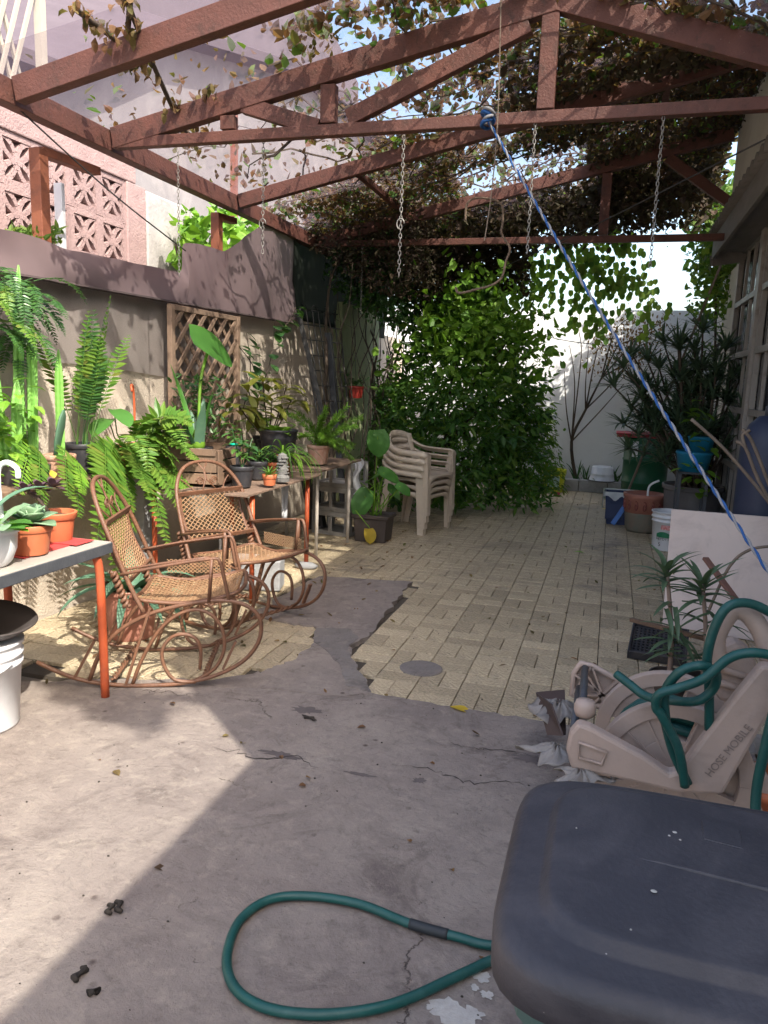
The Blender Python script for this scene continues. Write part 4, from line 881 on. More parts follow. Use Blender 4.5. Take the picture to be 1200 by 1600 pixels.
m.add(vs, [(i*4+k, i*4+(k+1) % 4, i*4+4+(k+1) % 4, i*4+4+k) for i in range(5) for k in range(4)]+[(3, 2, 1, 0), (20, 21, 22, 23)]); obj('planter', m, BPLAS2, t, bevel=.008)
for (x, y, L, W, az, el) in ((600, 738, .24, .17, .2, -.3), (570, 775, .30, .22, -2.0, -.9), (612, 765, .2, .16, .6, -.5), (590, 682, .26, .24, -.8, -1.1), (625, 760, .17, .13, -.2, -.4), (585, 745, .2, .14, 2.6, -.2)):
    q = at(x, y, 1, c.y-.08+rnd(-.1, .1)); obj('petiole', MB().tube(sm([c+V((rnd(-.04, .04), rnd(-.04, .04), .23)), c.lerp(q, .6)+V((0, 0, .08)), q], 5), .006, 6), LIME, t, smooth=True); leafobj(t, BIGL, q-dirv(az, el)*L*.25, dirv(az, el), L, W, .5, 8, 'heart', .15, (.3, -.6, 1))
for k in range(7): obj('petiole', MB().tube(sm([c+V((rnd(-.06, .06), rnd(-.06, .06), .23)), c+V((rnd(-.1, .1), rnd(-.1, .1), .42)), c+V((rnd(-.16, .16), rnd(-.1, .1), .55))], 4), .005, 6), LIME, t, smooth=True)
q = at(582, 835, 1, 6.58); leafobj(t, YELL, q+V((-.04, 0, .05)), dirv(-.9, -.7), .15, .13, .9, 6, 'heart'); obj('petiole', MB().tube(sm([c+V((-.1, -.08, .23)), c+V((-.13, -.17, .3)), q+V((-.03, 0, .06))], 4), .004, 5), LIME, t)
def plastic_chair():
    t = thing('plastic_chair', 'x', 'chair', (0, 0, 0), 'stacked cream plastic chairs'); hw = .27
    # seat shell u: back->front
    def seat(u, v): x = -.22+.46*u; y = (v-.5)*2*(.215+.02*u); return V((x, y, .405-.025*math.sin(PI*u)+.02*(1-u)-.02*math.cos(PI*(v-.5))-.03*max(0, u-.85)/.15))
    obj('seat', MB().sheet(seat, 10, 10), CHAIRP, t, smooth=True, solid=.008)
    # back: frame + slats (gaps stay open)
    def bk(u, z): a = (u-.5)*2; return V((-.225-.10*(z-.42)/.40+.055*(abs(a)**2.2), a*(.235-.03*(z-.42)/.4), z))
    m = MB(); top = lambda u: .80-.05*abs((u-.5)*2)**2.5
    m.sheet(lambda u, v: bk(u, top(u)-.07+.07*v), 16, 2); obj('back_rail', m, CHAIRP, t, smooth=True, solid=.009)
    for k in range(4):
        m = MB(); z0 = .45+.075*k; m.sheet(lambda u, v: bk(u*.92+.04, z0+.05*v), 12, 1); obj('back_slat', m, CHAIRP, t, smooth=True, solid=.008)
    for s_ in (0, 1):
        m = MB(); m.sheet(lambda u, v: bk(s_+(1-2*s_)*.12*u, .40+(top(s_+(1-2*s_)*.06)-.40)*v), 3, 8); obj('back_stile', m, CHAIRP, t, smooth=True, solid=.010)
    for s_ in (-1, 1):
        arm = sm([(-.27, s_*.215, .715), (-.2, s_*.25, .665), (-.1, s_*.27, .632), (.08, s_*.285, .622), (.20, s_*.285, .618), (.235, s_*.283, .585)], 4)
        m = MB(); n = len(arm); vs = []
        for i, p in enumerate(arm): vs += [p+V((0, -s_*.03, -.004)), p+V((0, s_*.0, .004)), p+V((0, s_*.03, -.004)), p+V((0, s_*.034, -.045 if i < n-3 else -.02))]
        m.add(vs, [(i*4+k, i*4+k+1, i*4+5+k, i*4+4+k) for i in range(n-1) for k in range(3)]); obj('armrest', m, CHAIRP, t, smooth=True, solid=.007)
        for fr in (1, -1):
            m = MB()
            if fr > 0: a, b_, wd, dp = V((.225, s_*.283, .60)), V((.245, s_*.27, 0)), .07, .055
            else: a, b_, wd, dp = V((-.235, s_*.225, .47)), V((-.285, s_*.25, 0)), .065, .05
            vs = []
            for i in range(7):
                p = a.lerp(b_, i/6); k_ = 1-.25*i/6
                vs += [p+V((-fr*wd*k_, s_*.012, 0)), p+V((fr*.012, s_*.012, 0)), p+V((fr*.012, -s_*dp*k_, 0))]
            m.add(vs, [(i*3+k, i*3+k+1, i*3+4+k, i*3+3+k) for i in range(6) for k in range(2)]); obj('leg', m, CHAIRP, t, solid=.007)
        # side apron with arch
        m = MB(); m.sheet(lambda u, v: V((-.22+.43*u, s_*(.222+.052*u), .42-(.03+.07*abs(2*u-1)**2.5)*v)), 12, 2); obj('side_apron', m, CHAIRP, t, smooth=True, solid=.006)
    m = MB(); m.sheet(lambda u, v: V((.245+.01*math.sin(PI*u), (u-.5)*.5, .395-(.03+.07*abs(2*u-1)**2.5)*v)), 12, 2); obj('front_apron', m, CHAIRP, t, smooth=True, solid=.006)
    return t
p0 = plastic_chair(); LB = ['bottom', 'second from the bottom', 'third from the bottom', 'topmost']
for k in range(4):
    o = p0 if k == 0 else dup(p0); o.location = (-1.86+.012*k, 7.52, .002+.067*k); o.rotation_euler = (0, 0, rad(-16))
    o['label'] = 'cream plastic armchair, '+LB[k]+' in the stack beside the bush'
# ================================================================== far left corner: grille, vines, bush
t = thing('iron_grille', 'black iron window grille with square bars leaning on the wall in the far left corner', 'grille', (-3.05, 7.9, .4))
G0, G1, G2, G3 = at(496, 650, 0, -2.95), at(545, 650, 0, -2.95), at(530, 492, 0, -3.2), at(468, 482, 0, -3.2)
def gp(u, v): return G0.lerp(G1, u).lerp(G3.lerp(G2, u), v)
for k in range(8): m = MB().tube([gp(k/7, 0), gp(k/7, 1)], .010 if k in (0, 7) else .0075, 5); obj('bar', m, IRON, t)
for k in range(8): m = MB().tube([gp(0, k/7), gp(1, k/7)], .0075, 5); obj('crossbar', m, IRON, t)
for k in range(4): m = MB().tube([gp((k*2+.5)/7+.07*math.cos(i*.5), 1.0+.05*math.sin(i*.5)) for i in range(8)], .006, 4); obj('scroll', m, IRON, t)
m = MB(); m.bar(at(505, 652, 0, -2.9), at(466, 490, 0, -3.15), .05, .05); obj('stile', m, IRON, t)
m = MB(); m.bar((-2.9, 8.25, .0), (-3.05, 8.0, 2.0), .07, .05, (0, 1, 0)); tag(obj('steel_post', m, DKEDGE, bevel=.004), 'dark steel bar leaning beside the iron grille', 'post')
m = MB(); m.bar((-2.75, 7.05, .0), (-2.9, 7.05, .76), .16, .10, (0, 1, 0)); tag(obj('dark_board', m, BPLAS, bevel=.004), 'dark upright board between the far table and the crate stack', 'board')
GREENW = mat('mossy plaster', (.36, .40, .22), (.28, .33, .17), 3, .95, .6, 50, dirt=(.16, .18, .11), dscale=2)
m = MB(); m.box((-3.2, 9.45, 1.2), (.12, 1.5, 2.4)); tag(obj('mossy_wall_panel', m, GREENW), 'greenish plaster patch of wall behind the bare vine stems', 'wall')
c = at(556, 622, 0, -2.9); t = thing('hanging_pot', 'red pot of small green leaves hanging by the iron grille', 'hanging pot', c); pot(t, c, .09, .14, mat('red pot', (.45, .05, .035), rough=.5)); mb = MB()
for k in range(40): mb.leaf(c+V((rnd(-.12, .12), rnd(-.12, .12), rnd(.1, .25))), dirv(rnd(0, 6.3), rnd(-.5, 1)), .07, .05, .5, 3)
obj('foliage', mb, LEAFB, t); obj('cord', MB().tube([c+V((0, 0, .14)), c+V((-.06, .05, .8)), (-3.2, c.y, 2.2)], .003, 4), IRON, t)
# woody vine: trunks on the wall
t = thing('woody_vine', 'old climbing vine with tangled bare stems rising in the far left corner', 'vine', (-3.0, 9.2, 0))
for k in range(34):
    x, y = rnd(-3.1, -2.5), rnd(7.9, 10.2); pts = [V((x, y, 0 if k % 2 else rnd(.2, 1)))]
    for i in range(7): pts.append(pts[-1]+V((rnd(-.12, .13), rnd(-.22, .22), rnd(.22, .5))))
    obj('stem', MB().tube(sm(pts, 3), [(.032 if k < 4 else .011)*(1-.04*i) for i in range(22)], 6), BARK, t, smooth=True)
def cloudobj(name, m_, n, fn, L, W, par=None, flat=.0, down=.0, **k):
    P, D, U_ = [], [], []
    for i in range(n):
        p, nr = fn(); P.append(tuple(p)); d = dirv(rnd(0, 6.3), rnd(-1, 1)); d = d+V(nr)*.8-V((0, 0, down)); D.append(tuple(d)); U_.append(tuple(V(nr)+dirv(rnd(0, 6.3), rnd(-1.5, 1.5))*(1-flat)))
    l = L*(.45+.95*np.random.rand(n)**1.4); return obj(name, MB().cloud(P, D, U_, l, l*W), m_, par, **k)
def ell(c, r, hollow=.55):
    def f():
        d = dirv(rnd(0, 6.3), math.asin(rnd(-1, 1))); q = random.random()**.45*(1-hollow)+hollow
        q *= .8+.3*math.sin(d.x*5+c[0]*3)*math.sin(d.y*6+1)*math.cos(d.z*7); return V(c)+V((d.x*r[0], d.y*r[1], d.z*r[2]))*q, d
    return f
# big bush: many branch-end clumps
t = thing('large_bush', 'large leafy green shrub filling the far left of the patio behind the plastic chairs', 'bush', (-1.95, 9.5, 0))
for k in range(9):
    a = rnd(0, 6.3); e = V((-1.95+rnd(-.9, 1.0), 9.5+rnd(-.8, .8), rnd(1.2, 2.4))); obj('branch', MB().tube(sm([(-1.95+.1*math.cos(a), 9.5+.1*math.sin(a), 0), (-1.95+.3*math.cos(a), 9.5+.3*math.sin(a), .6), e], 5), [.03*(1-.06*i) for i in range(11)], 6), BARK, t, smooth=True)
def bushfn():
    # a lumpy mass, wider at mid height, leaning right at the bottom
    while 1:
        z = rnd(.08, 2.6); rr = 1.2*(1-((z-.95)/1.72)**2) if z > .95 else 1.2-.2*(.95-z); a = rnd(0, 6.3); q = rnd(.45, 1.0)**.7
        q *= .85+.22*math.sin(a*4+z*3.1)*math.cos(z*5.3+a*2)
        if rr > 0: return V((-1.80+math.cos(a)*rr*q*.98, 9.5+math.sin(a)*rr*q, z)), V((math.cos(a), math.sin(a), .4))
cl = []
for i in range(460): cl.append(bushfn())
def bushleaf():
    c, n = random.choice(cl); return c+V((random.gauss(0, .085), random.gauss(0, .085), random.gauss(0, .075))), n
cloudobj('foliage', LEAFBR, 10500, bushleaf, .105, .42, t, down=.35, kind='stuff')
cloudobj('low_foliage', LEAFBR, 4200, lambda: (lambda a, z, q: (V((-1.78+math.cos(a)*q*(1.12-.12*z), 9.45+math.sin(a)*q*1.05, z)), V((math.cos(a), math.sin(a), .2))))(rnd(PI, 2*PI), rnd(.1, 1.5), rnd(.75, 1.12)), .11, .4, t, down=.5, kind='stuff')
cl2 = [p for p in cl if p[0].z < 1.3 and p[0].y < 9.4][:70]
mb = MB()
for c_2, n in cl2:
    for k in range(8): mb.leaf(c_2+n*.15+V((rnd(-.05, .05), rnd(-.05, .05), rnd(-.03, .03))), dirv(rnd(0, 6.3), rnd(-.7, .3))+n*.5, rnd(.15, .22), .055, .7, 4, 'spat')
obj('long_leaves', mb, LEAFB, t, kind='stuff')
cloudobj('drooping_shoots', LEAFA, 2200, lambda: (lambda a, z: (V((-1.0+.55*math.cos(a)*(1-z*.45)*rnd(.5, 1)+.0*z, 9.9+.5*math.sin(a), .15+1.1*z)), V((math.cos(a), math.sin(a), -.3))))(rnd(0, 6.3), random.random()), .075, .3, t, down=.9, kind='stuff')
cloudobj('sun_tinted_leaves', LIME, 2000, lambda: (V((-1.55+random.gauss(0, .40), 9.2+random.gauss(0, .45), 2.05+random.gauss(0, .33))), V((0, -.4, .7))), .11, .7, t, kind='stuff')  # lime leaf colour stands in for sunlight on the upper bush
for (x, y) in ((848, 672), (868, 770)):
    q = at(x, y, 1, 9.6); mb = MB()
    for k in range(8): mb.leaf(q+V((0, 0, 0)), dirv(k*.8, rnd(-.4, .6)), .07, .06, .6, 3, 'spat')
    obj('flower', mb, RED, t)
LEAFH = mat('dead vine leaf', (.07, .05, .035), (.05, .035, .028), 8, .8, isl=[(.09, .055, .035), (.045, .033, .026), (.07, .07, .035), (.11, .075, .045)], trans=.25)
# ---- vine mat on the canopy
t = thing('canopy_vine', 'sprawling half dry vine covering the shade net over the patio', 'vine', (-1, 7, 3.2))
def dens(x, y):
    d = .06
    if y > 4.2: d = .32 if x > -1.5 else (.10 if x > -2.3 else .05)
    if y > 5.2 and x > -1.5: d = .5
    if y > 5.9 and x > -2.2: d = .5
    if y > 6.8: d = .9 if x > -2.9 else .4
    if x > -.75 and y > 4.0: d = max(d, .7)
    if x > -.6 and y > 4.6: d = .95
    if y > 9.1: d = .62
    if -1.6 < x < -.4 and 7.1 < y < 8.9: d = .13
    if (x+1.0)**2+(y-8.5)**2 < .42: d = .12
    if (x+.5)**2+(y-9.9)**2 < .3: d = .2
    if y < 4.25: d = .5 if -1.9 < x < -.9 and y > 3.9 else .03
    n = math.sin(x*4.1+y*2.3)*math.sin(y*3.7-x*1.9)+.5*math.sin(x*9+y*7)
    return d*(1.0+.55*n)
def vinefn():
    while 1:
        x, y = rnd(-3.25, .9), rnd(3.6, 10.3)
        if random.random() < dens(x, y): return V((x, y, zr(x, y)+rnd(-.02, .10))), V((0, 0, 1))
cloudobj('dry_leaves', LEAFD, 26000, vinefn, .065, .7, t, kind='stuff')
cloudobj('green_leaves', LEAFV, 4500, vinefn, .08, .8, t, kind='stuff')
def vf2():
    while 1:
        p, n = vinefn()
        if p.x > -.9 and p.y > 5.0: return p-V((0, 0, rnd(0, .08))), n
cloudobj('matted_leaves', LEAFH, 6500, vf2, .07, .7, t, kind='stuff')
mb = MB()
for k in range(320):
    p, _ = vinefn(); a = rnd(0, 6.3); pts = [p]
    for i in range(7): a += rnd(-.6, .6); q = pts[-1]+V((math.cos(a)*.16, math.sin(a)*.16, 0)); q.x = min(.9, max(-3.25, q.x)); q.z = zr(q.x, q.y)+rnd(-.03, .07); pts.append(q)
    mb.tube(pts, rnd(.003, .008), 4)
obj('twigs', mb, BARK, t, kind='stuff')
for pts in ([(192, -20), (240, 80), (285, 165), (310, 185)], [(120, -10), (165, 25), (205, 60)], [(205, -20), (200, 40), (215, 75)], [(330, 120), (300, 150), (265, 130)]):
    P = [at(x, y, 2, 3.2) for x, y in pts]; P = [V((p.x, p.y, zr(max(-3.2, p.x), p.y)+.0)) for p in P]
    st_ = sm(P, 6); m = MB().tube(st_, .014, 6); m2 = MB(); o = obj('bare_stem', m, BARK, t, smooth=True)
    for k in range(50): m2.leaf(random.choice(st_)+V((rnd(-.06, .06), rnd(-.06, .06), rnd(-.05, .05))), dirv(rnd(0, 6.3), rnd(-1, .6)), rnd(.04, .08), .035, 1.4, 3)
    obj('dry_tuft', m2, LEAFD, t, kind='stuff')
# hanging curtain at the back of the canopy
def curtain(x0, x1, y0, y1, z0, z1, pw=1.0, wav=0):
    def f():
        x = rnd(x0, x1); zb = z0+(z1-z0)*wav*(.5+.5*math.sin(x*3.3))
        return V((x, rnd(y0, y1), z1-(z1-zb)*random.random()**pw)), V((0, -.6, .2))
    return f
t = thing('hanging_vine', 'dark curtain of vine hanging under the back of the canopy above the bush', 'vine', (-2, 9, 2.2))
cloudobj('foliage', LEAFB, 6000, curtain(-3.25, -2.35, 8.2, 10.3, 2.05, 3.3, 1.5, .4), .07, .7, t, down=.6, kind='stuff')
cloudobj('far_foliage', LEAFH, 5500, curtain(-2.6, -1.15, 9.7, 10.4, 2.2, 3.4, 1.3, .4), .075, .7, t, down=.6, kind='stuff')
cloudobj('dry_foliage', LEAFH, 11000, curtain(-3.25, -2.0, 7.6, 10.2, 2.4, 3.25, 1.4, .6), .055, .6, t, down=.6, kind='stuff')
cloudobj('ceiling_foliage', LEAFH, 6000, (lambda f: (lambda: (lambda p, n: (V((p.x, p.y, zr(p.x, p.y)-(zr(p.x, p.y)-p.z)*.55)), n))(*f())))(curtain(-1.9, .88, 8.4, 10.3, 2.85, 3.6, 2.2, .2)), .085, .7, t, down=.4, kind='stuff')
t = thing('heart_leaf_vine', 'heart leaved creeper hanging against the bright sky at the far end', 'vine', (-.5, 10.6, 2.6))
hl = []
for (x0, y0, x1, y1, n) in ((740, 400, 720, 500, 60), (800, 390, 790, 470, 60), (850, 390, 860, 470, 80), (900, 380, 905, 520, 110), (940, 385, 935, 525, 110), (880, 400, 960, 450, 80), (960, 395, 975, 470, 60), (990, 420, 1040, 490, 45), (1000, 400, 1010, 530, 45), (830, 400, 830, 490, 50), (760, 420, 770, 480, 60), (700, 400, 690, 560, 120), (925, 345, 990, 390, 90), (860, 375, 930, 400, 90)):
    p, q = at(x0, y0, 1, 10.4), at(x1, y1, 1, 10.3); mb = MB().tube(sm([p, p.lerp(q, .5)+V((rnd(-.08, .08), 0, .04)), q], 5), .004, 4); obj('stem', mb, BARK, t)
    for k in range(int(n*.68)): hl.append((p.lerp(q, random.random())+V((random.gauss(0, .11), random.gauss(0, .13), random.gauss(0, .08))), V((0, -.7, .3))))
mb = MB()
for p, n in hl: mb.leaf(p, V((rnd(-.5, .5), rnd(-.5, .1), -1)), rnd(.07, .105), rnd(.065, .09), .4, 4, 'heart', .15, (rnd(-.5, .5), -1, .2))
obj('leaves', mb, LEAFV, t, kind='stuff')
t = thing('wall_top_creeper', 'bright green creeper hanging by the house eave at the far right', 'creeper', (.95, 10.6, 3))
cloudobj('leaves', LEAFV, 1500, lambda: (V((1.12+random.gauss(0, .14), 10.6+random.gauss(0, .4), 3.15+random.gauss(0, .42))), V((-.5, -.6, .2))), .09, .85, t, down=.7, kind='stuff')
cloudobj('upper_leaves', LEAFV, 1100, lambda: (V((1.15+random.gauss(0, .2), 10.6+random.gauss(0, .4), 3.6+random.gauss(0, .2))), V((-.5, -.6, .2))), .09, .85, t, down=.3, kind='stuff')
obj('stem', MB().tube(sm([(1.25, 10.7, 0), (1.22, 10.6, 1.5), (1.1, 10.6, 3.0), (1.0, 10.9, 3.6)], 5), .015, 6), BARK, t)
# yellow-green creeper behind the left wall
t = thing('yellow_creeper', 'sunlit yellow green creeper behind the left wall beside the short orange post', 'creeper', (-3.7, 6.3, 1.5))
def yc():
    p = at(rnd(275, 425), rnd(318, 418)+rnd(0, 25), 0, -3.75+rnd(-.2, .15)); return p, V((.6, -.3, .3))
cloudobj('leaves', LIME, 420, yc, .14, .9, t, down=.3, kind='stuff'); obj('stem', MB().tube(sm([(-3.75, 6.2, .5), (-3.72, 6.3, 1.6), (-3.7, 6.0, 2.6)], 5), .012, 5), BARK, t)
t = thing('wall_top_weed', 'small yellowish weed growing on top of the net below the breeze blocks', 'plant', at(50, 370, 0, -3.35)); cloudobj('leaves', LEAFV, 200, lambda: (at(rnd(15, 95), rnd(358, 385), 0, -3.35+rnd(-.1, .08)), V((0, 0, 1))), .06, .5, t, kind='stuff')
# ================================================================== far end things
t = thing('bare_sapling', 'slender nearly leafless tree with brown dry leaves against the white wall', 'tree', (-.42, 11.66, .1))
root = V((-.42, 11.66, .1)); tr = [root, at(893, 690, 1, 11.6), at(915, 640, 1, 11.55), at(940, 590, 1, 11.5), at(965, 540, 1, 11.45)]
obj('trunk', MB().tube(sm(tr, 5), [.028*(1-.038*i) for i in range(21)], 7), BARK, t, smooth=True)
ends = []
for (s_, pts) in ((1, [(908, 560), (905, 520)]), (1, [(898, 600), (890, 540)]), (2, [(955, 600), (985, 560)]), (2, [(930, 560), (945, 510)]), (3, [(985, 540), (1010, 510)]), (3, [(960, 520), (985, 495)]), (1, [(940, 640), (975, 600)]), (2, [(915, 600), (920, 540)]), (3, [(990, 560), (1020, 540)]), (4, [(1000, 525), (1040, 500)]), (1, [(885, 640), (882, 580)])):
    P = [tr[s_]]+[at(x, y, 1, 11.45+rnd(-.15, .1)) for x, y in pts]; st_ = sm(P, 5); obj('branch', MB().tube(st_, [.012*(1-.06*i) for i in range(len(st_))], 5), BARK, t); ends += st_[3:]
mb = MB()
for p in ends:
    if p.x > -.35 and p.z > 1.7:
        for k in range(22): mb.leaf(p+V((random.gauss(0, .11), random.gauss(0, .1), random.gauss(0, .09))), dirv(rnd(0, 6.3), rnd(-1, .5)), rnd(.04, .07), .03, .8, 2)
obj('dry_leaves', mb, LEAFD, t, kind='stuff')
for (x, y, lab, n) in ((902, 752, 'strappy green clump beside the sapling foot in the kerb bed', 9), (918, 752, 'thin upright grassy clump left of the white basin', 7), (960, 752, 'low pale tuft right of the white basin', 12)):
    c = at(x, y, 1, 11.6); c.z = .1; t = thing('grassy_clump', lab, 'plant', c, 'clumps in the kerb bed')
    for k in range(n): leafobj(t, LEAFB, c+V((rnd(-.05, .05), 0, 0)), dirv(rnd(0, 6.3), rnd(.9, 1.4)), rnd(.25, .5), .03, rnd(.3, 1.6), 6, 'strap')
c = at(940, 750, 1, 11.45); c.z = .172; BAS = mat('pale enamel', (.66, .69, .76), (.6, .63, .7), 4, .35, dirt=(.4, .4, .45), dscale=5); t = thing('upturned_basin', 'white enamel basin upturned on the kerb blocks', 'basin', c)
obj('bowl', MB().lathe([(.185, 0), (.19, .012), (.18, .015), (.165, .10), (.168, .105), (.16, .112), (.15, .20), (.14, .215), (0, .217)], c, 28), BAS, t, smooth=True); obj('rim', MB().tube([c+V((.188*math.cos(i*.26), .188*math.sin(i*.26), .008)) for i in range(24)], .008, 6, True), DKEDGE, t)
YB = mat('lime yellow bucket', (.62, .66, .03), (.55, .6, .03), 4, .45); c = g(864, 768); c.z = .002; t = thing('yellow_bucket', 'lime yellow plastic bucket with pale label beside the bush', 'bucket', c)
pot(t, c, .165, .33, YB, .85, .02, False, .05, name='body'); obj('handle', MB().tube([c+V((.17*math.cos(PI*i/12), .02*math.sin(PI*i/12), .29-.12*math.sin(PI*i/12))) for i in range(13)], .005, 5), YB, t)
m = MB(); m.sheet(lambda u, v: c+V((.155*math.cos(-2.1+1.1*u)*(1+.05*v), .155*math.sin(-2.1+1.1*u)*(1+.05*v), .08+.16*v)), 8, 2); obj('label', m, mat('blue label', (.35, .55, .62), (.5, .65, .5), 12, .5), t)
GD = mat('dark green drum', (.01, .095, .045), (.008, .075, .038), 4, .4, .1, 40, dirt=(.03, .08, .05), dscale=4); c = at(1005, 760, 1, 10.6); c.z = .002; t = thing('green_drum', 'dark green plastic drum with a red tray on top behind the oleander', 'drum', c)
obj('body', MB().lathe([(0, 0), (.27, 0), (.285, .02), (.285, .28), (.295, .29), (.295, .31), (.285, .32), (.285, .57), (.295, .58), (.295, .60), (.285, .61), (.285, .85), (.29, .87), (.28, .88), (0, .88)], c, 32), GD, t, smooth=True)
m = MB(); m.box(c+V((-.145, -.25, .74)), (.08, .02, .2)); obj('label', m, WPLAS, t)
m = MB(); m.box(c+V((-.03, 0, .90)), (.72, .5, .03)); m.box(c+V((-.03, 0, .93)), (.74, .52, .022)); tag(obj('red_tray', m, mat('faded red plastic', (.42, .06, .07), rough=.5), bevel=.01), 'flat dull red tray lying on top of the green drum', 'tray')
c = g(968, 818); c.z = .002; NAVY = mat('navy plastic', (.013, .028, .09), (.012, .022, .07), 5, .4, dirt=(.06, .08, .14), dscale=6); t = thing('blue_bin', 'small navy blue bin lined with a loose white bag', 'bin', c)
m = MB(); vs = []
for r, z in ((.145, 0), (.18, .34), (.19, .345), (.19, .36), (.172, .36), (.165, .06)): vs += [c+V((sx*r, sy*r*.8, z)) for sx, sy in ((-1, -1), (1, -1), (1, 1), (-1, 1))]
m.add(vs, [(i*4+k, i*4+(k+1) % 4, i*4+4+(k+1) % 4, i*4+4+k) for i in range(5) for k in range(4)]+[(3, 2, 1, 0), (20, 21, 22, 23)]); obj('body', m, NAVY, t, bevel=.012)
BAG = mat('thin white bag', (.62, .66, .74), (.5, .54, .62), 9, .4, .4, 30, trans=.3)
def bag(u, v):
    a = 2*PI*u; q = max(abs(math.cos(a)), abs(math.sin(a))); l = .07+.12*(.5+.5*math.sin(a*2.3+1))**2+.03*math.sin(a*9)
    return c+V((math.cos(a)/q*(.2+.006*math.sin(a*13)), math.sin(a)/q*(.165+.006*math.sin(a*11)), .372-l*v))
obj('bag', MB().sheet(bag, 60, 5), BAG, t, smooth=True); m = MB(); m.box(c+V((-.02, -.17, .12)), (.05, .02, .24), Matrix.Rotation(.5, 3, 'Y')); obj('strap', m, mat('blue strap', (.08, .2, .55), rough=.4), t)
c = g(1002, 830); c.z = .002; t = thing('swirl_pot', 'terracotta pot with carved swirls on its upper band and a grey green base', 'pot', c)
SW = mat('terracotta glaze', (.40, .17, .12), (.3, .12, .09), 9, .6, .3, 50, dirt=(.2, .1, .09)); obj('body', MB().lathe([(0, 0), (.15, 0), (.175, .03), (.19, .2), (.195, .21)], c, 30), mat('mottled grey green glaze', (.15, .16, .13), (.22, .17, .13), 12, .6, .3, 40), t, smooth=True)
obj('band', MB().lathe([(.196, .21), (.205, .36), (.215, .37), (.218, .41), (.2, .415), (.185, .38), (0, .37)], c, 30), SW, t, smooth=True); m = MB()
for k in range(8):
    a0 = -PI/2+(k-4)*.42; m.tube([c+V(((.2035)*math.cos(a0+.006*(4+i)*math.cos(i*.6)), (.2035)*math.sin(a0+.006*(4+i)*math.cos(i*.6)), .285+.0033*(4+i)*math.sin(i*.6))) for i in range(15)], .006, 4)
obj('swirl', m, mat('dark terracotta', (.24, .07, .06), rough=.6), t); obj('handle', MB().tube(sm([c+V((.02, -.2, .40)), c+V((.03, -.215, .52)), c+V((.12, -.2, .58))], 5), .012, 7), WPLAS, t, smooth=True)
# big oleander-like plant in the grey tub
c = V((.86, 8.3, .002)); GT = mat('dark grey tub', (.11, .105, .11), (.15, .14, .14), 5, .55, .2, 40, dirt=(.2, .18, .17), dscale=3)
t = thing('tub_plant', 'tall narrow leaved desert shrub in a big dark grey tub near the house', 'potted plant', c); pot(t, c, .29, .56, GT, .86, .03, True, .05, name='tub')
def rosette(mb, p, up, n, L, W, m2=None):
    for k in range(n):
        d = dirv(k*2.4+rnd(-.2, .2), rnd(-.25, 1.0)); d = (d+V(up)*.35); mb.leaf(p-V(up)*.06*(k/n), d, L*rnd(.7, 1.1), W, rnd(-.1, .8), 3, 'strap', .3)
for k in range(30):
    a = rnd(0, 6.3); q = rnd(.05, 1); e = c+V((math.cos(a)*.62*q-.08, math.sin(a)*.5*q, 1.05+1.15*rnd(.1, 1)*(1-.45*q))); b = c+V((math.cos(a)*.12, math.sin(a)*.12, .53))
    st_ = sm([b, b.lerp(e, .5)+V((0, 0, .12)), e], 5); mb = MB().tube(st_, [.016*(1-.05*i) for i in range(len(st_))], 6); o = obj('stem', mb, BARK, t, smooth=True)
    mb = MB(); rosette(mb, e, (e-st_[-2]).normalized(), 30, .29, .032); rosette(mb, st_[-4], V((0, 0, 1)), 22, .27, .030); rosette(mb, st_[-7], V((0, 0, 1)), 16, .25, .030); obj('leaves', mb, LEAFX, o)
for (x, y) in ((970, 570), (955, 600), (985, 550), (1035, 530), (1000, 620), (970, 660), (1085, 545), (1105, 600), (1110, 620), (980, 700), (1060, 690), (1030, 720), (1040, 650), (1010, 560), (1060, 570), (1100, 660)):
    e = at(x, y, 1, 8.3+rnd(-.3, .3)); b = c+V((rnd(-.1, .1), rnd(-.1, .1), .53)); st_ = sm([b, b.lerp(e, .5)+V((0, 0, .1)), e], 5); o = obj('stem', MB().tube(st_, [.014*(1-.05*i) for i in range(len(st_))], 6), BARK, t, smooth=True); mb = MB(); rosette(mb, e, (e-st_[-2]).normalized(), 24, .28, .032); rosette(mb, st_[-4], V((0, 0, 1)), 16, .26, .030); obj('leaves', mb, LEAFX, o)
c = V((.92, 7.62, .0)); t = thing('potted_plant', 'bright lime leaved plant beside the grey tub and the turquoise tub', 'potted plant', c, POTG); pot(t, c+V((0, 0, .11)), .11, .16, BPLAS, .85)
for k in range(60): p = at(rnd(1062, 1112), rnd(625, 775), 1, 7.6+rnd(-.1, .1)); leafobj(t, LIME, p, dirv(rnd(0, 6.3), rnd(-.4, .5)), .12, .08, .5, 4, 'heart') if k < 40 else None
m = MB(); m.box(c+V((0, 0, .055)), (.24, .24, .11)); obj('stand', m, CEM, t, bevel=.01)
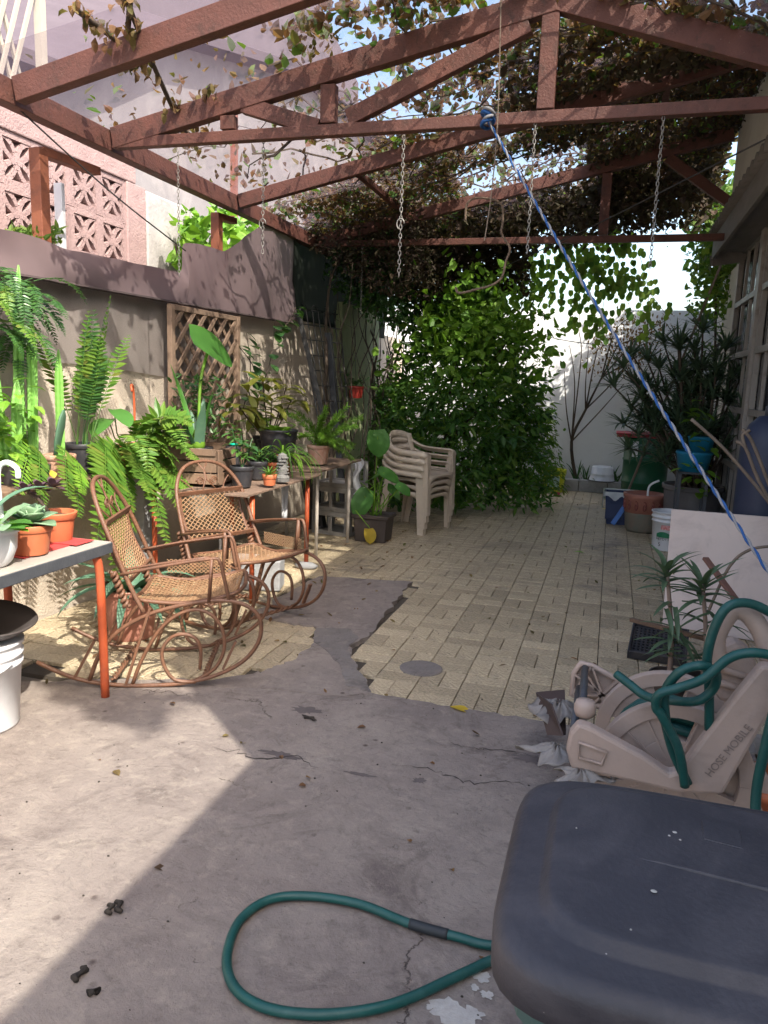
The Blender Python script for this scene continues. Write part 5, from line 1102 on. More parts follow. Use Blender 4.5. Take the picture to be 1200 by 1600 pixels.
# turquoise plastic things by the window
c = at(1083, 728, 1, 7.75); TQ = mat('turquoise plastic', (.015, .20, .33), (.015, .16, .30), 5, .4); t = thing('turquoise_tub', 'turquoise blue plastic tub partly hidden behind the shrub by the window', 'tub', (c.x, c.y, 0))
m = MB().lathe([(0, 0), (.13, 0), (.16, .16), (.17, .17), (.165, .19), (.15, .18), (0, .02)], (c.x, c.y, c.z-.05), 24); obj('tub', m, TQ, t, smooth=True); m = MB().lathe([(.10, 0), (.12, .12), (.13, .13), (.11, .13), (0, .11)], (c.x+.05, c.y, c.z+.15), 24); obj('lid', m, TQ, t, smooth=True)
m = MB(); [m.box((c.x+i*.12, c.y+j*.12, (c.z-.05)/2), (.03, .03, c.z-.052)) for i in (-1, 1) for j in (-1, 1)]; m.box((c.x, c.y, c.z-.06), (.27, .27, .018)); obj('stand', m, DKEDGE, t)
t = thing('black_rack', 'black slatted plastic rack standing beside the window frame', 'rack', (1.02, 8.75, 0))
for k in range(9): m = MB(); m.box((1.02, 8.75-.0*k, .35+.085*k), (.15, .28, .03)); obj('shelf', m, BPLAS, t)
m = MB()
for dx in (-.07, .07):
    for dy in (-.13, .13): m.box((1.02+dx, 8.75+dy, .6), (.02, .02, 1.2))
obj('frame', m, BPLAS, t)
# ================================================================== right side, near
c = g(1041, 858); c.z = .002; t = thing('white_bucket', 'white paint bucket with green and red print standing in front of the grey tub', 'bucket', c)
HB = .37
obj('body', MB().lathe([(0, 0), (.132, 0), (.136, .01), (.15, HB-.1), (.158, HB-.098), (.158, HB-.088), (.151, HB-.086), (.153, HB-.06), (.161, HB-.058), (.161, HB-.046), (.154, HB-.044), (.156, HB-.012), (.166, HB-.01), (.166, HB), (.15, HB), (.148, HB-.03), (.128, .03), (0, .03)], c, 36), WPLAS, t, smooth=True)
a0 = math.atan2(-c.y, -c.x)   # side of the bucket that faces the path
def lab(nm, a, b, z0, z1, m_, off=.0015):
    def fn(u, v): th = a0+a+(b-a)*u; z = z0+(z1(u) if callable(z1) else z1-z0)*v if callable(z1) else z0+(z1-z0)*v; r = .136+.0145*(z/ (HB-.1))+off; return c+V((r*math.cos(th), r*math.sin(th), z))
    return obj(nm, MB().sheet(fn, 18, 2), m_, t, smooth=True)
PG = mat('print green', (.02, .19, .09), rough=.5); PR = mat('print red', (.55, .06, .06), (.7, .5, .48), 60, .5); PK = mat('print black', (.03, .03, .035), rough=.5)
lab('label', -.75, .2, .13, lambda u: .055*math.sin(PI*min(1, u*.62+.2)), PG); lab('label', -.45, .35, .205, .25, PR, .001)
def text(s_, size, m_, fn, par, name='lettering', ext=.0006):
    cu = bpy.data.curves.new('txt', 'FONT'); cu.body = s_; cu.size = size; cu.extrude = ext; cu.align_x = 'CENTER'; cu.resolution_u = 3
    o = bpy.data.objects.new('txt', cu); C.objects.link(o); dg = bpy.context.evaluated_depsgraph_get(); me = bpy.data.meshes.new_from_object(o.evaluated_get(dg))
    mb = MB().add([fn(v.co) for v in me.vertices], [tuple(p.vertices) for p in me.polygons]); bpy.data.objects.remove(o); bpy.data.meshes.remove(me)
    return obj(name, mb, m_, par)
def oncan(da, z): return lambda p: (lambda th, zz: c+V(((.139+.0145*zz/(HB-.1)+p.z)*math.cos(th), (.139+.0145*zz/(HB-.1)+p.z)*math.sin(th), zz)))(a0+da+p.x/.145, z+p.y)
text('HEYDYTEK', .034, PK, oncan(-.18, .105), t); text('5', .05, PK, oncan(-.5, .045), t)
m = MB(); p = g(1032, 972); BP = mat('beige panel', (.60, .50, .45), (.53, .44, .40), 2, .6, .15, 40, dirt=(.3, .24, .22), dscale=3)
A = V((.425, 5.06, .003)); Bp = V((1.12, 4.9, .003)); m.add([A, Bp, Bp+V((.02, .17, .755)), A+V((0, .17, .735))]+[q+V((.004, .022, .0)) for q in (A, Bp, Bp+V((.02, .17, .755)), A+V((0, .17, .735)))], [(0, 1, 2, 3), (7, 6, 5, 4), (0, 3, 7, 4), (1, 5, 6, 2), (3, 2, 6, 7), (0, 4, 5, 1)])
tag(obj('beige_panel', m, BP, bevel=.003), 'plain beige board leaning upright on the right behind the two small plants', 'board')
m = MB().lathe([(0, 0), (.15, 0), (.17, .03), (.175, .2), (.175, 1.12), (.165, 1.22), (.135, 1.30), (.08, 1.355), (0, 1.37)], (1.0, 5.45, .002), 32); t = thing('blue_tank', 'dark navy round shouldered tank at the right edge in front of the window', 'tank', (1.0, 5.45, .002))
obj('body', m, mat('navy tank', (.02, .028, .06), (.025, .035, .07), 3, .5, .05, dirt=(.05, .055, .08), dscale=3), t, smooth=True); obj('neck', MB().lathe([(.05, 1.34), (.05, 1.42), (.035, 1.43), (0, 1.43)], (1.0, 5.45, .002), 16), DKEDGE, t, smooth=True)
STICK = mat('dry stick', (.22, .17, .13), (.14, .105, .08), 16, .85, .5, 60, stretch=(1, 1, .3))
t = thing('dry_shrub', 'leafless dry stems rising in front of the navy tank', 'plant', (1.0, 4.75, 0))
for pts in ([(1240, 840), (1190, 770), (1130, 700), (1080, 655)], [(1230, 830), (1185, 750), (1165, 700), (1150, 690)], [(1225, 815), (1195, 740), (1175, 690), (1160, 670)], [(1165, 700), (1160, 680), (1172, 672)]):
    P = [at(x, y, 1, 4.75) for x, y in pts]; obj('stem', MB().tube(sm(P, 4), .010, 6), STICK, t, smooth=True)
# wooden batten and bent cane against the board
m = MB().bar(at(1102, 872, 1, 4.55), at(1152, 940, 1, 4.25), .035, .018); tag(obj('wood_batten', m, mat('red brown batten', (.20, .10, .075), (.13, .065, .05), 12, .7, .3, 50, stretch=(.3, .3, 1)), bevel=.003), 'short reddish wooden batten leaning on the beige board', 'batten')
P = [at(x, y, 1, 4.4) for x, y in [(1105, 960), (1120, 925), (1140, 885), (1165, 862), (1200, 854), (1250, 858)]]; tag(obj('bent_cane', MB().tube(sm(P, 5), .008, 6), STICK, smooth=True), 'thin bent cane arching over the beige board', 'stick')
m = MB().bar(at(986, 968, 1, 4.2), at(1110, 1000, 1, 3.9), .03, .02); tag(obj('wood_strip', m, WOOD, bevel=.003), 'pale wooden strip lying across behind the black tray', 'batten')
# black grid tray
c = g(1010, 1022); t = thing('black_tray', 'black perforated plastic tray on the pavers beside the two narrow leaved plants', 'tray', (c.x+.06, c.y, .003)); m = MB(); c = V((c.x+.06, c.y, .003)); TX, TY = .30, .30
for s_ in (-1, 1): m.box(c+V((s_*TX/2, 0, .025)), (.012, TY+.012, .05)); m.box(c+V((0, s_*TY/2, .025)), (TX-.012, .012, .05))
obj('rim', m, BPLAS, t, bevel=.003); m = MB()
for k in range(13): m.box(c+V((-TX/2+TX*(k+.5)/13, 0, .022)), (.010, TY-.012, .012))
for k in range(11): m.box(c+V((0, -TY/2+TY*(k+.5)/11, .0225)), (TX-.012, .010, .0125))
obj('grid', m, BPLAS, t); t.rotation_euler = (rad(16), 0, rad(-6)); t.location.z = .05
# two narrow-leaved plants in pots behind the reel
for i, (px, py, bx, lab_) in enumerate(((1042, 890, .37, 'left hand narrow leaved desert rose with a bare stem, beside the black tray'), (1098, 912, .52, 'right hand narrow leaved desert rose in front of the beige board'))):
    y = 3.75; c = V((bx, y, .003)); t = thing('desert_rose', lab_, 'potted plant', c, 'small desert roses'); pot(t, c, .09, .15, BPLAS2); q = at(px, py, 1, y)
    st_ = sm([c+V((0, 0, .13)), c.lerp(q, .5)+V((.02, 0, .02)), q], 5); obj('stem', MB().tube(st_, [.014*(1-.04*k) for k in range(len(st_))], 7), mat('pink stem', (.28, .2, .16), rough=.7), t, smooth=True)
    for k in range(22): leafobj(t, LEAFX, q+V((0, 0, -.09*k/22)), dirv(k*2.4, 1.1-.05*k+rnd(-.15, .15)), rnd(.17, .24), .033, rnd(.2, 1.0), 6, 'strap', .3)
    for k in range(26): leafobj(t, LEAFX, c.lerp(q, rnd(.35, .8))+V((rnd(-.02, .08), rnd(-.06, .02), rnd(-.04, .04))), dirv(k*2.4, rnd(-.9, .5)), rnd(.15, .22), .030, rnd(.2, .8), 5, 'strap', .3)
# ---- hose reel: cart lying behind the bin
RB = mat('taupe reel plastic', (.40, .31, .265), (.34, .265, .225), 4, .5, .1, 90, dirt=(.22, .175, .155), dscale=4)
HG = mat('green hose', (.006, .068, .060), (.005, .052, .048), 9, .4, .12, 160, dirt=(.03, .1, .09), dscale=9)
def hose_mat():
    m_ = HG; nt = m_.node_tree; b = nt.nodes['Principled BSDF']; return m_
t = thing('hose_reel', 'taupe plastic garden hose reel cart wound with green hose behind the bin', 'hose reel', (.35, 2.65, .002))
def pp(x, y, Y): return at(x, y, 1, Y)
near = [(884, 1172), (890, 1146), (903, 1131), (922, 1137), (1008, 1184), (1046, 1210), (1060, 1206), (1102, 1150), (1150, 1088), (1190, 1040), (1215, 1042), (1222, 1075), (1208, 1110), (1172, 1170), (1130, 1243), (1060, 1240), (985, 1222), (892, 1202)]
obj('side_frame', MB().prism([pp(x, y, 2.42) for x, y in near], (0, .055, 0)), RB, t, bevel=.012)
# raised rib outline of the moulded recess on the lower arm
rc = [pp(x, y, 2.414) for x, y in [(905, 1160), (948, 1176), (940, 1194), (905, 1184)]]; obj('moulded_recess', MB().tube(rc, .006, 6, True), RB, t, smooth=True)
far = [(893, 1085), (897, 1052), (908, 1036), (925, 1040), (965, 1062), (985, 1085), (980, 1110), (950, 1108), (925, 1100)]
FP = [pp(x, y, 2.95) for x, y in far]; m = MB(); n = len(FP)
m.tube(FP, .012, 6, True); obj('rear_frame', m, RB, t, smooth=True); m = MB().prism([p*1.0+V((0, .016, 0)) for p in FP], (0, .008, 0)); obj('rear_plate', m, RB, t); m = MB()
for a, b in ((0, 5), (1, 6), (2, 7), (3, 7), (0, 3), (4, 8)): m.bar(FP[a], FP[b], .008, .024, (0, 1, 0))
obj('rear_ribs', m, RB, t)
for x0, y0, x1, y1 in ((914, 1044, 910, 1112), (905, 1075, 897, 1135)): obj('crossbar', MB().tube([pp(x0, y0, 2.93), pp(x1, y1, 2.5)], .014, 10), DKEDGE, t, smooth=True)
obj('knob', MB().lathe([(0, 0), (.03, .004), (.036, .02), (.036, .04), (.03, .055), (0, .06)], pp(914, 1106, 2.5)-V((0, 0, .03)), 18), RB, t, smooth=True)
CF, CN = pp(1040, 1152, 2.84), pp(1052, 1240, 2.56); CN.z = CF.z; CN.x = CF.x+.005; Rf = .255
def flange(cc, name, par):
    m = MB(); n = 48
    def ring(r0, r1, y0, y1, a0=0, a1=2*PI, k=48):
        vs = []
        for i in range(k+1):
            a = a0+(a1-a0)*i/k
            for r, y in ((r0, y0), (r1, y0), (r1, y1), (r0, y1)): vs.append(cc+V((r*math.cos(a), y, r*math.sin(a))))
        m.add(vs, [(i*4+q, i*4+(q+1) % 4, i*4+4+(q+1) % 4, i*4+4+q) for i in range(k) for q in range(4)]+[(3, 2, 1, 0), (k*4, k*4+1, k*4+2, k*4+3)])
    ring(Rf-.05, Rf, -.018, .018); ring(.02, .125, -.008, .008)
    for q in range(4): ring(.124, Rf-.045, -.007, .007, q*PI/2+.30, q*PI/2+1.27, 12)
    o = obj(name, m, RB, par, bevel=.004); m = MB()
    for q in range(16): a = q*PI/8+.1; m.bar(cc+V((.06*math.cos(a), -.0, .06*math.sin(a))), cc+V(((Rf-.04)*math.cos(a), 0, (Rf-.04)*math.sin(a))), .006, .028, (0, 1, 0)) if abs(math.sin(2*a)) > .35 else None
    obj('rib', m, RB, o); return o
flange(CF, 'flange', t); flange(CN, 'flange', t)
obj('drum', MB().lathe([(.115, -.13), (.115, .13)], (CF+CN)/2, 30, rot=Matrix.Rotation(PI/2, 3, 'X')), RB, t, smooth=True)
co_ = []
for i in range(7*20+1): a = i*2*PI/20; co_.append(V((CF.x+.145*math.cos(a), CN.y+.03+(CF.y-CN.y-.06)*i/140, CF.z+.145*math.sin(a))))
obj('wound_hose', MB().tube(co_, .0175, 8), HG, t, smooth=True); co_ = []
for i in range(6*20+1): a = i*2*PI/20; co_.append(V((CF.x+.18*math.cos(a), CN.y+.05+(CF.y-CN.y-.1)*i/120, CF.z+.18*math.sin(a))))
obj('wound_hose', MB().tube(co_, .0175, 8), HG, t, smooth=True)
# upper handle: thick loop with moulded body
hl_ = [(1122, 1040), (1118, 1000), (1132, 968), (1150, 952), (1172, 962), (1192, 992), (1202, 1030)]
obj('handle', MB().tube(sm([pp(x, y, 2.5) for x, y in hl_], 5), [.03]*31, 14), RB, t, smooth=True)
bd = [(1112, 1040), (1128, 1012), (1150, 1002), (1172, 1018), (1186, 1042), (1180, 1078), (1152, 1104), (1124, 1098), (1112, 1072)]
obj('handle_body', MB().prism([pp(x, y, 2.55) for x, y in bd], (0, .09, 0)), RB, t, bevel=.02); m = MB()
for x, y, x1, y1 in ((1128, 1046, 1166, 1058), (1124, 1066, 1160, 1078)): m.tube([pp(x, y, 2.545), pp(x1, y1, 2.545)], .012, 8)
obj('grip_rib', m, RB, t, smooth=True)
obj('wheel', MB().lathe([(0, -.03), (.10, -.03), (.115, -.02), (.115, .02), (.10, .03), (0, .03)], pp(1150, 1235, 2.62), 28, rot=Matrix.Rotation(PI/2, 3, 'X')), RB, t, smooth=True)
e0, e1 = pp(1110, 1206, 2.416), pp(1166, 1140, 2.416); ux = (e1-e0).normalized(); uz = V((0, -1, 0)).cross(ux)*-1
if uz.z < 0: uz = -uz
EMB = mat('embossed taupe', (.25, .195, .17), rough=.5); text('HOSE MOBILE', .034, EMB, lambda p: (e0+e1)/2+ux*p.x+uz*(p.y-.012)+V((0, -p.z, 0)), t)
# loose loops of the same hose
def hose(label, pts, k=8, r=.0145, ext=()):
    P = sm(pts, k); o = obj('garden_hose', MB().tube(P, r, 12), HG, smooth=True); return tag(o, label, 'hose', 'green garden hose')
L1_ = [(1075, 1225, 2.4), (1050, 1170, 2.40), (1040, 1120, 2.38), (1040, 1080, 2.38), (1062, 1050, 2.36), (1095, 1040, 2.36), (1118, 1052, 2.38), (1115, 1075, 2.40), (1090, 1095, 2.40), (1050, 1095, 2.44), (1010, 1088, 2.5), (985, 1070, 2.54), (963, 1053, 2.58)]
hose('loose green hose end curling over the reel flange to the left', [pp(*p) for p in L1_], 6)
hose('green hose arching over the reel handle and down to the bin', [pp(*p) for p in [(1108, 1140, 2.45), (1108, 1080, 2.44), (1105, 1030, 2.43), (1115, 985, 2.42), (1135, 950, 2.42), (1165, 942, 2.44), (1200, 955, 2.46), (1240, 985, 2.5), (1260, 1040, 2.5)]], 6)
hose('green hose looping in front of the reel from the drum to the right edge', [pp(*p) for p in [(1070, 1228, 2.38), (1060, 1170, 2.36), (1035, 1120, 2.35), (1025, 1105, 2.35), (1030, 1085, 2.34), (1060, 1075, 2.34), (1100, 1060, 2.33), (1140, 1028, 2.33), (1180, 1020, 2.33), (1230, 1030, 2.34)]], 6)
hose('green hose hanging at the right photo edge beside the reel frame', [pp(*p) for p in [(1225, 1040, 2.3), (1212, 1100, 2.3), (1195, 1170, 2.3), (1182, 1235, 2.3), (1180, 1290, 2.28)]], 5)
GL = [g(x, y, .0245) for x, y in [(775, 1478), (715, 1464), (640, 1443), (560, 1412), (480, 1400), (420, 1406), (375, 1438), (355, 1490), (362, 1535), (395, 1566), (450, 1582), (530, 1584), (620, 1567), (715, 1525), (778, 1496)]]
GL = [g(1000, 1440, .0245), g(900, 1478, .0245)]+GL+[g(850, 1468, .0245), g(960, 1400, .0245)]
hose('big loop of green hose lying on the concrete in front of the bin', GL, 10, .0128)
i0 = GL.index(GL[4]); m = MB().tube(sm([g(700, 1460, .0245), g(670, 1452, .0245), g(640, 1443, .0245)], 4), .0142, 12); tag(obj('hose_joint', m, mat('black tape', (.02, .025, .03), rough=.6), smooth=True), 'black taped joint on the hose loop on the concrete', 'tape')
# brown folded panel, rags and litter between the reel and the pavers
pv = [V((*g(880, 1150).to_2d(), .01)), V((*g(852, 1148).to_2d(), .01))]
m = MB(); q0, q1, q2, q3 = pp(838, 1082, 3.05), pp(882, 1078, 3.15), pp(884, 1148, 2.9), pp(856, 1148, 2.8)
m.add([q0, q1, q2, q3], [(0, 1, 2, 3)]); m.add([q0, q3, pp(880, 1150, 2.72), pp(862, 1100, 2.8)], [(0, 1, 2, 3)])
tag(obj('brown_panel', m, mat('dark brown card', (.055, .038, .036), (.08, .055, .05), 6, .6), solid=.006), 'dark brown folded panel leaning left of the hose reel', 'panel')
CL = mat('clear plastic rag', (.36, .33, .31), (.22, .2, .19), 12, .35, .6, 30, trans=.3)
def rag(x, y, Y, s_, lab_, sd):
    rr = random.Random(sd); c = pp(x, y, Y); ph = [rr.uniform(0, 6) for _ in range(6)]
    def fn(u, v): a = u*2*PI; r = s_*(.15+v)*(1+.3*math.sin(3*a+ph[0])+.2*math.sin(5*a+ph[1])); return V((c.x+r*math.cos(a), c.y+r*.7*math.sin(a), max(.012, c.z+s_*(.4*(1-v)**1.2+.15*math.sin(4*a+ph[2])*v+.12*math.sin(9*a+ph[3]+v*5)))))
    tag(obj('plastic_rag', MB().sheet(fn, 40, 8), CL, smooth=True, solid=.002), lab_, 'plastic bag', 'crumpled plastic by the reel')
rag(872, 1112, 2.95, .10, 'pale crumpled plastic behind the reel knob', 1); rag(868, 1180, 2.6, .09, 'greyish crumpled plastic left of the reel arm', 2); rag(1165, 1165, 2.75, .11, 'crumpled white bag inside the reel near the right edge', 3); rag(905, 1215, 2.42, .07, 'small torn plastic scrap under the reel arm by the bin', 4)
m = MB(); q = pp(1200, 1225, 2.7); m.lathe([(0, 0), (.09, 0), (.12, .16), (.128, .162), (.128, .19), (.11, .19), (0, .17)], (q.x, q.y, .01), 24); tag(obj('terracotta_pot', m, TERRA, smooth=True), 'terracotta pot half seen at the right edge behind the reel', 'pot')
# ---- wheeled bin in the foreground
LID = mat('slate lid', (.031, .029, .036), (.023, .022, .028), 3, .5, .12, 130, dirt=(.085, .078, .085), dscale=3.5, damt=.5, spots=((.3, .29, .28), 26.0, .035))
BIN = mat('teal bin body', (.06, .115, .11), (.05, .10, .095), 3, .5, .1, 60)
t = thing('wheeled_bin', 'teal wheeled rubbish bin with dusty dark slate lid in the foreground corner', 'bin', (.22, .79, .002))
x0, x1, y0, y1, ZL = -.077, .53, .655, 1.065, .945
def rr_(u, inset, z, rc=.085):
    # rounded rectangle perimeter
    a = u*2*PI; n = 6.0; cx, cy = (x0+x1)/2, (y0+y1)/2; hx, hy = (x1-x0)/2-inset, (y1-y0)/2-inset
    ca, sa = math.cos(a), math.sin(a); q = (abs(ca)**n+abs(sa)**n)**(-1/n); return V((cx+hx*ca*q, cy+hy*sa*q, z))
prof = [(.012, -.057), (.001, -.055), (-.003, -.051), (-.003, -.016), (.0, -.008), (.006, -.002), (.013, .001), (.016, .0015), (.040, .005), (.044, .0065), (.050, .0175), (.055, .0195), (.06, .020), (.11, .0235), (.15, .026), (.18, .027)]
vs = []; NP = 96
for ins, dz in prof:
    for k in range(NP): vs.append(rr_(k/NP, ins, ZL+dz))
fs = [(i*NP+k, i*NP+(k+1) % NP, (i+1)*NP+(k+1) % NP, (i+1)*NP+k) for i in range(len(prof)-1) for k in range(NP)]+[tuple((len(prof)-1)*NP+k for k in range(NP))]
lid = obj('lid', MB().add(vs, fs), LID, t, smooth=True)
m = MB()
def ridge(p, q, w, h):
    p, q = V(p), V(q); d = (q-p).normalized(); s_ = d.cross(V((0, 0, 1))); rows = 5; vs = []
    for i in range(13):
        tt = i/12; c_ = p.lerp(q, tt); hh = h*min(1, tt*5, (1-tt)*5)
        for k in range(rows): o = (k/(rows-1)-.5)*2; vs.append(c_+s_*w*o+V((0, 0, hh*math.cos(o*PI/2)-.001)))
    m.add(vs, [(i*rows+k, i*rows+k+1, (i+1)*rows+k+1, (i+1)*rows+k) for i in range(12) for k in range(rows-1)])
m.tube([V((.045+.4*i/16, .85-.045*i/16, ZL+.0255-.0015*(i < 2)*(2-i)+.0015*min(1, i/9))) for i in range(17)], [.0035*min(1, (i+1)/4, (17-i)/4) for i in range(17)], 8); ridge((.015, .995, ZL+.0075), (.36, .985, ZL+.0085), .005, .002)
obj('ridge', m, LID, lid, smooth=True)
m = MB().lathe([(0, 0), (.030, 0), (.028, .0025), (0, .0025)], (.17, .93, ZL+.0245), 4, 1, 1.1, Matrix.Rotation(rad(40), 3, 'Z')); obj('badge', m, LID, lid)
vs = []; pr = [(.024, ZL-.03), (.02, ZL-.10), (.04, ZL-.12), (.10, .06), (.12, 0)]
for ins, z in pr:
    for k in range(64): vs.append(rr_(k/64, ins, z+.002))
obj('body', MB().add(vs, [(i*64+k, (i+1)*64+k, (i+1)*64+(k+1) % 64, i*64+(k+1) % 64) for i in range(4) for k in range(64)]+[tuple(4*64+k for k in range(64))]), BIN, t, smooth=True)
for xx in (.06, .40): obj('wheel', MB().lathe([(0, -.025), (.08, -.025), (.1, -.015), (.1, .015), (.08, .025), (0, .025)], (xx, 1.03, .10), 24, rot=Matrix.Rotation(PI/2, 3, 'Y')), BPLAS, t, smooth=True)
m = MB()
for (x, y, r) in ((.085, .79, .006), (.115, .915, .005), (.108, .905, .003), (.12, .90, .003), (.28, .96, .002), (.0, .89, .002), (.3, .74, .002), (.06, .72, .002), (-.03, 1.0, .002)): r *= .6; m.lathe([(r, 0), (r*.6, .0008), (0, .001)], (x, y, ZL+.0262 if .0 < x and y < .93 else ZL+.022), 9, 1, rnd(.6, 1.2))
obj('dropping', m, mat('pale speck', (.34, .33, .31), rough=.9), lid, kind='stuff')
# ---- bucket with bowl at the left edge
c = V((-2.43, 2.42, .009)); t = thing('white_bucket', 'tall white bucket standing on the concrete at the left edge', 'bucket', c)
obj('body', MB().lathe([(0, 0), (.125, 0), (.13, .01), (.148, .27), (.156, .272), (.156, .285), (.149, .287), (.151, .31), (.159, .312), (.159, .325), (.152, .327), (.154, .36), (.163, .362), (.163, .375), (.15, .375), (0, .365)], c, 36), WPLAS, t, smooth=True)
obj('handle', MB().tube([c+V((.165*math.sin(PI*(i/12-.5)), -.165*math.cos(PI*(i/12-.5))*.98-.01, .30-.06*math.cos(PI*(i/12-.5)))) for i in range(13)], .005, 6), WPLAS, t, smooth=True)
m = MB().lathe([(.0, 0), (.08, 0), (.16, .05), (.2, .085), (.205, .09), (.2, .095), (.15, .06), (.07, .03), (0, .028)], c+V((-.01, .02, .378)), 36, rot=Matrix.Rotation(rad(9), 3, 'Y')); tag(obj('black_bowl', m, mat('dusty black plastic', (.04, .035, .035), (.07, .058, .055), 6, .55), smooth=True), 'dusty black plastic bowl sitting on the white bucket at the left edge', 'bowl')
# ================================================================== ropes, chains, wires
BLUE = mat('blue strand', (.014, .085, .27), (.012, .06, .2), 14, .7); WHT = mat('white strand', (.27, .27, .28), (.19, .19, .21), 14, .8)
p, q = V((-.765, 4.36, 2.9)), V((.585, 2.95, .89)); q2 = q+(q-p).normalized()*.35
t = thing('twisted_rope', 'blue and white twisted rope slanting down from the truss to the hose reel', 'rope', q2); d = (q2-p).normalized(); a_ = d.orthogonal().normalized(); b_ = d.cross(a_); Ln = (q2-p).length
for ph, m_ in ((0, BLUE), (PI, WHT)):
    P = []
    for i in range(200): s_ = Ln*i/199; th = s_*2*PI/.115+ph; P.append(p+d*s_+(a_*math.cos(th)+b_*math.sin(th))*.0042+V((0, 0, -.05*math.sin(PI*i/199))))
    obj('strand', MB().tube(P, .0052, 6), m_, t, smooth=True)
P = [p+V((.03*math.cos(i*.7), .06*math.sin(i*.7)-.02, .03*math.sin(i*.35)+.0)) for i in range(18)]; obj('knot', MB().tube(sm(P, 2), .011, 6), BLUE, t, smooth=True); obj('knot', MB().tube(sm([x+V((.01, -.01, .015)) for x in P], 2), .008, 6), WHT, t, smooth=True)
CHN = mat('dull chain steel', (.35, .33, .3), (.22, .2, .18), 30, .5, metal=.6)
def chain(label, px, py0, py1, Y, r=.0032, lk=.032, hook=None):
    r *= .75; lk *= .85
    a, b = at(px, py0, 1, Y), at(px-(4 if px > 600 else 0), py1, 1, Y); a.x = b.x = (a.x+b.x)/2; n = int((a.z-b.z)/(lk*.78)); mb = MB()
    for i in range(n):
        z = a.z-(i+.5)*lk*.78; th = (i % 2)*PI/2+.4; pts = [V((a.x+math.cos(th)*lk*.26*math.cos(u), a.y+math.sin(th)*lk*.26*math.cos(u), z+lk*.5*math.sin(u))) for u in [k*PI/5 for k in range(10)]]; mb.tube(pts, r, 5, True)
    if hook:
        z = at(px, hook, 1, Y).z; mb.tube([V((a.x+.022*math.cos(u), a.y-.004, z+.03*math.sin(u))) for u in [k*.5 for k in range(10)]], r*1.5, 6)
    return tag(obj('hanging_chain', mb, CHN, smooth=True), label, 'chain', 'chains hanging from the trusses')
chain('long pale chain with a hook hanging mid canopy in the light', 629, 212, 437, 4.38, .0036, .036, 350)
chain('thin chain hanging in front of the net skirt near the plaster pier', 279, 232, 436, 4.38, .0026, .03)
chain('chain hanging just left of the net corner, ending in a ring', 411, 205, 402, 4.42, .003, .034, 350)
chain('dark thin chain hanging before the iron grille corner', 565, 385, 492, 7.85, .0032, .036)
chain('chain hanging right of the blue rope, in the shade', 832, 190, 400, 4.38, .0032, .034)
chain('chain hanging right of the truss centre post over the bright gap', 1028, 182, 420, 4.38, .0030, .034)
p, q = at(783, -20, 1, 4.3), at(757, 376, 1, 4.3); tag(obj('thin_string', MB().tube(sm([p, at(778, 180, 1, 4.3), at(768, 300, 1, 4.3), q], 5), .0035, 5), STICK), 'thin pale string hanging down beside the rope knot', 'string')
P = [at(x, y, 1, 5.2) for x, y in [(727, 345), (730, 318), (748, 309), (782, 317), (786, 345), (784, 365), (797, 388), (790, 410), (785, 432), (770, 445), (745, 452), (718, 458), (712, 450)]]
t = thing('hanging_branch', 'twisted rope wrapped wire hook hanging in the shade under the canopy', 'hanger', P[0]); P = sm(P, 5); obj('core', MB().tube(P, .0065, 7), mat('rope wrap', (.20, .14, .10), (.13, .09, .065), 20, .85), t, smooth=True)
mb = MB(); mb.tube([P[i//4].lerp(P[min(i//4+1, len(P)-1)], (i % 4)/4)+V((.0075*math.cos(i*1.3), .0, .0075*math.sin(i*1.3))) for i in range((len(P)-1)*4)], .0035, 4); obj('wrap', mb, STICK, t)
for lab_, (x0, y0), (x1, y1), Y0, Y1, sag in (('dark cable sagging from the eave beam to the net skirt', (20, 162), (290, 392), 3.6, 5.1, .03), ('thin wire crossing under the back of the canopy', (780, 420), (1195, 218), 7.5, 4.6, .02), ('wire running from the back wall top to the eave', (700, 470), (1010, 545), 9.5, 11.5, .15)):
    p, q = at(x0, y0, 1, Y0), at(x1, y1, 1, Y1); tag(obj('wire', MB().tube(sm([p, p.lerp(q, .5)-V((0, 0, sag)), q], 8), .005, 5), IRON), lab_, 'wire')
t = thing('tall_pole', 'slender slanting pole with a knot rising behind the oleander to the eave', 'pole', (.9, 9.6, 0)); p, q = at(1050, 600, 1, 9.3), at(1130, 405, 1, 9.5); obj('pole', MB().tube([p+(p-q)*1.6, q], .014, 7), STICK, t); k_ = at(1088, 500, 1, 9.4); obj('knot', MB().tube([k_+V((.04*math.cos(i), .03*math.sin(i), .02*math.sin(i*2))) for i in range(8)], .013, 6), STICK, t, smooth=True)
# ================================================================== litter
DROP = mat('dry black pod', (.014, .012, .011), (.035, .027, .02), 40, .8, .6, 90)
for x, y, l, w_, a, lab_ in ((125, 1526, .062, .026, 1.6, 'dark dry clump on the sunlit concrete, upper of the pair near the bottom left'), (146, 1555, .028, .026, .5, 'small round dark clump just below the larger one near the bottom left'), (172, 1424, .055, .02, 2.1, 'black shrivelled pod on the sunlit concrete, left of a touching pair'), (186, 1420, .065, .022, 2.3, 'black shrivelled pod on the sunlit concrete, right of a touching pair'), (483, 1124, .085, .022, -.25, 'black twig like pod on the shaded concrete near the cement patch')):
    c = g(x, y, .008); m = MB(); pts = [c+V((math.cos(a)*l*(i/6-.5)+.006*math.sin(i*2.1), math.sin(a)*l*(i/6-.5)+.005*math.cos(i*1.7), .009)) for i in range(7)]; m.tube(pts, [w_*.4*k for k in (.2, .7, 1, .6, .95, .7, .2)], 8); tag(obj('seed_pod', m, DROP, smooth=True), lab_, 'seed pod', 'dark pods on the concrete')
mb = MB()
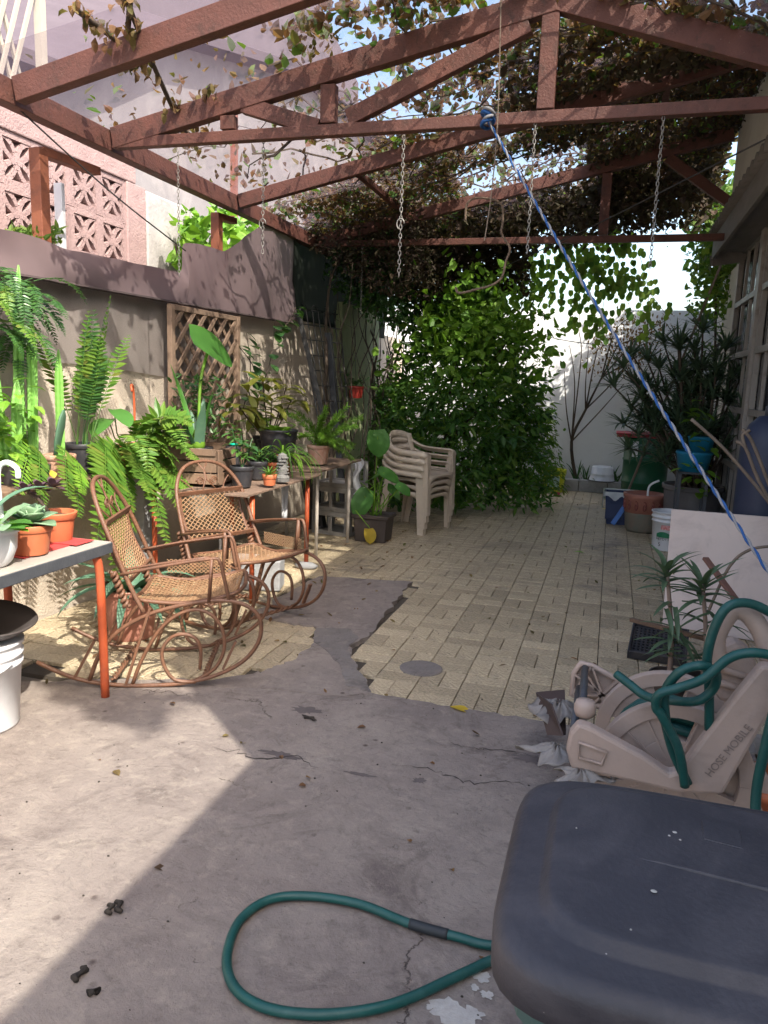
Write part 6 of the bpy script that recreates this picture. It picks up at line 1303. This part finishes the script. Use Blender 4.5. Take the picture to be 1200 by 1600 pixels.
for k in range(260):
    x, y = rnd(-3.1, .9), rnd(1.6, 10.5)
    if random.random() < .45: x, y = rnd(-3.1, -1.5), rnd(3.2, 7)
    z = .012 if y < 3.3 else .008
    mb.leaf((x, y, z), dirv(rnd(0, 6.3), rnd(0, .3)), rnd(.02, .055), rnd(.012, .03), rnd(-.8, 1.2), 3, 'oval', .4)
obj('fallen_leaves', mb, LEAFD, kind='stuff'); mb = MB()
for k in range(240):
    x, y = (rnd(-2.4, .6), rnd(1.3, 3.3)) if k < 130 else (rnd(-1.5, .8), rnd(3.3, 7)); r = rnd(.001, .005); mb.lathe([(r, 0), (r*.8, r*.6), (0, r*.8)], (x, y, .007 if y < 3.3 else .002), 6, 1, rnd(.5, 1))
obj('grit', mb, DROP, kind='stuff')
for (x, y) in ((940, 795), (897, 862), (703, 1104), (672, 768)):
    c = g(x, y, .012); leaf_ = MB().leaf(c, dirv(rnd(-.5, .5), .1), .10, .06, .4, 5, 'spat'); tag(obj('yellow_leaf', leaf_, YELL if x != 897 else LIME, smooth=True), {940: 'yellow fallen leaf on the far pavers near the bush', 897: 'greenish fallen leaf on the pavers left of the white bucket', 703: 'curled yellow leaf at the edge of the pavers and concrete', 672: 'yellow leaf on the pavers by the plastic chairs'}[x], 'leaf', 'fallen leaves lying alone')
# tree behind the photographer whose outer twigs shade the sunlit concrete
t = thing('yard_tree', 'yard tree whose twigs reach over the open concrete', 'tree', (5.9, -3.9, 0))
obj('trunk', MB().tube(sm([(5.9, -3.9, 0), (5.8, -3.7, 2.5), (5.5, -2.7, 5.0), (4.5, -1.96, 7.6), (3.0, -1.75, 7.5), (2.1, -1.3, 6.5)], 5), [.18*(1-.0385*i) for i in range(26)], 8), BARK, t, smooth=True)
def twig(): gx_ = random.choice((-2.4, -2.3, -2.22, -2.1, -1.97, -1.9, -1.8))+random.gauss(0, .04); gy_ = 2.84-.28*(gx_+2.35)+.05*math.sin(gx_*23)+random.gauss(0, .035); s_ = rnd(5.6, 6.4); return V((gx_, gy_, 0))+V((.69, -.62, 1))*s_, V((0, 0, 1))
cloudobj('crown', LEAFB, 330, twig, .13, .6, t, kind='stuff')
cloudobj('crown_outer', LEAFB, 900, ell((5.6, -3.0, 7.0), (1.3, 1.3, .9)), .14, .5, t, kind='stuff')
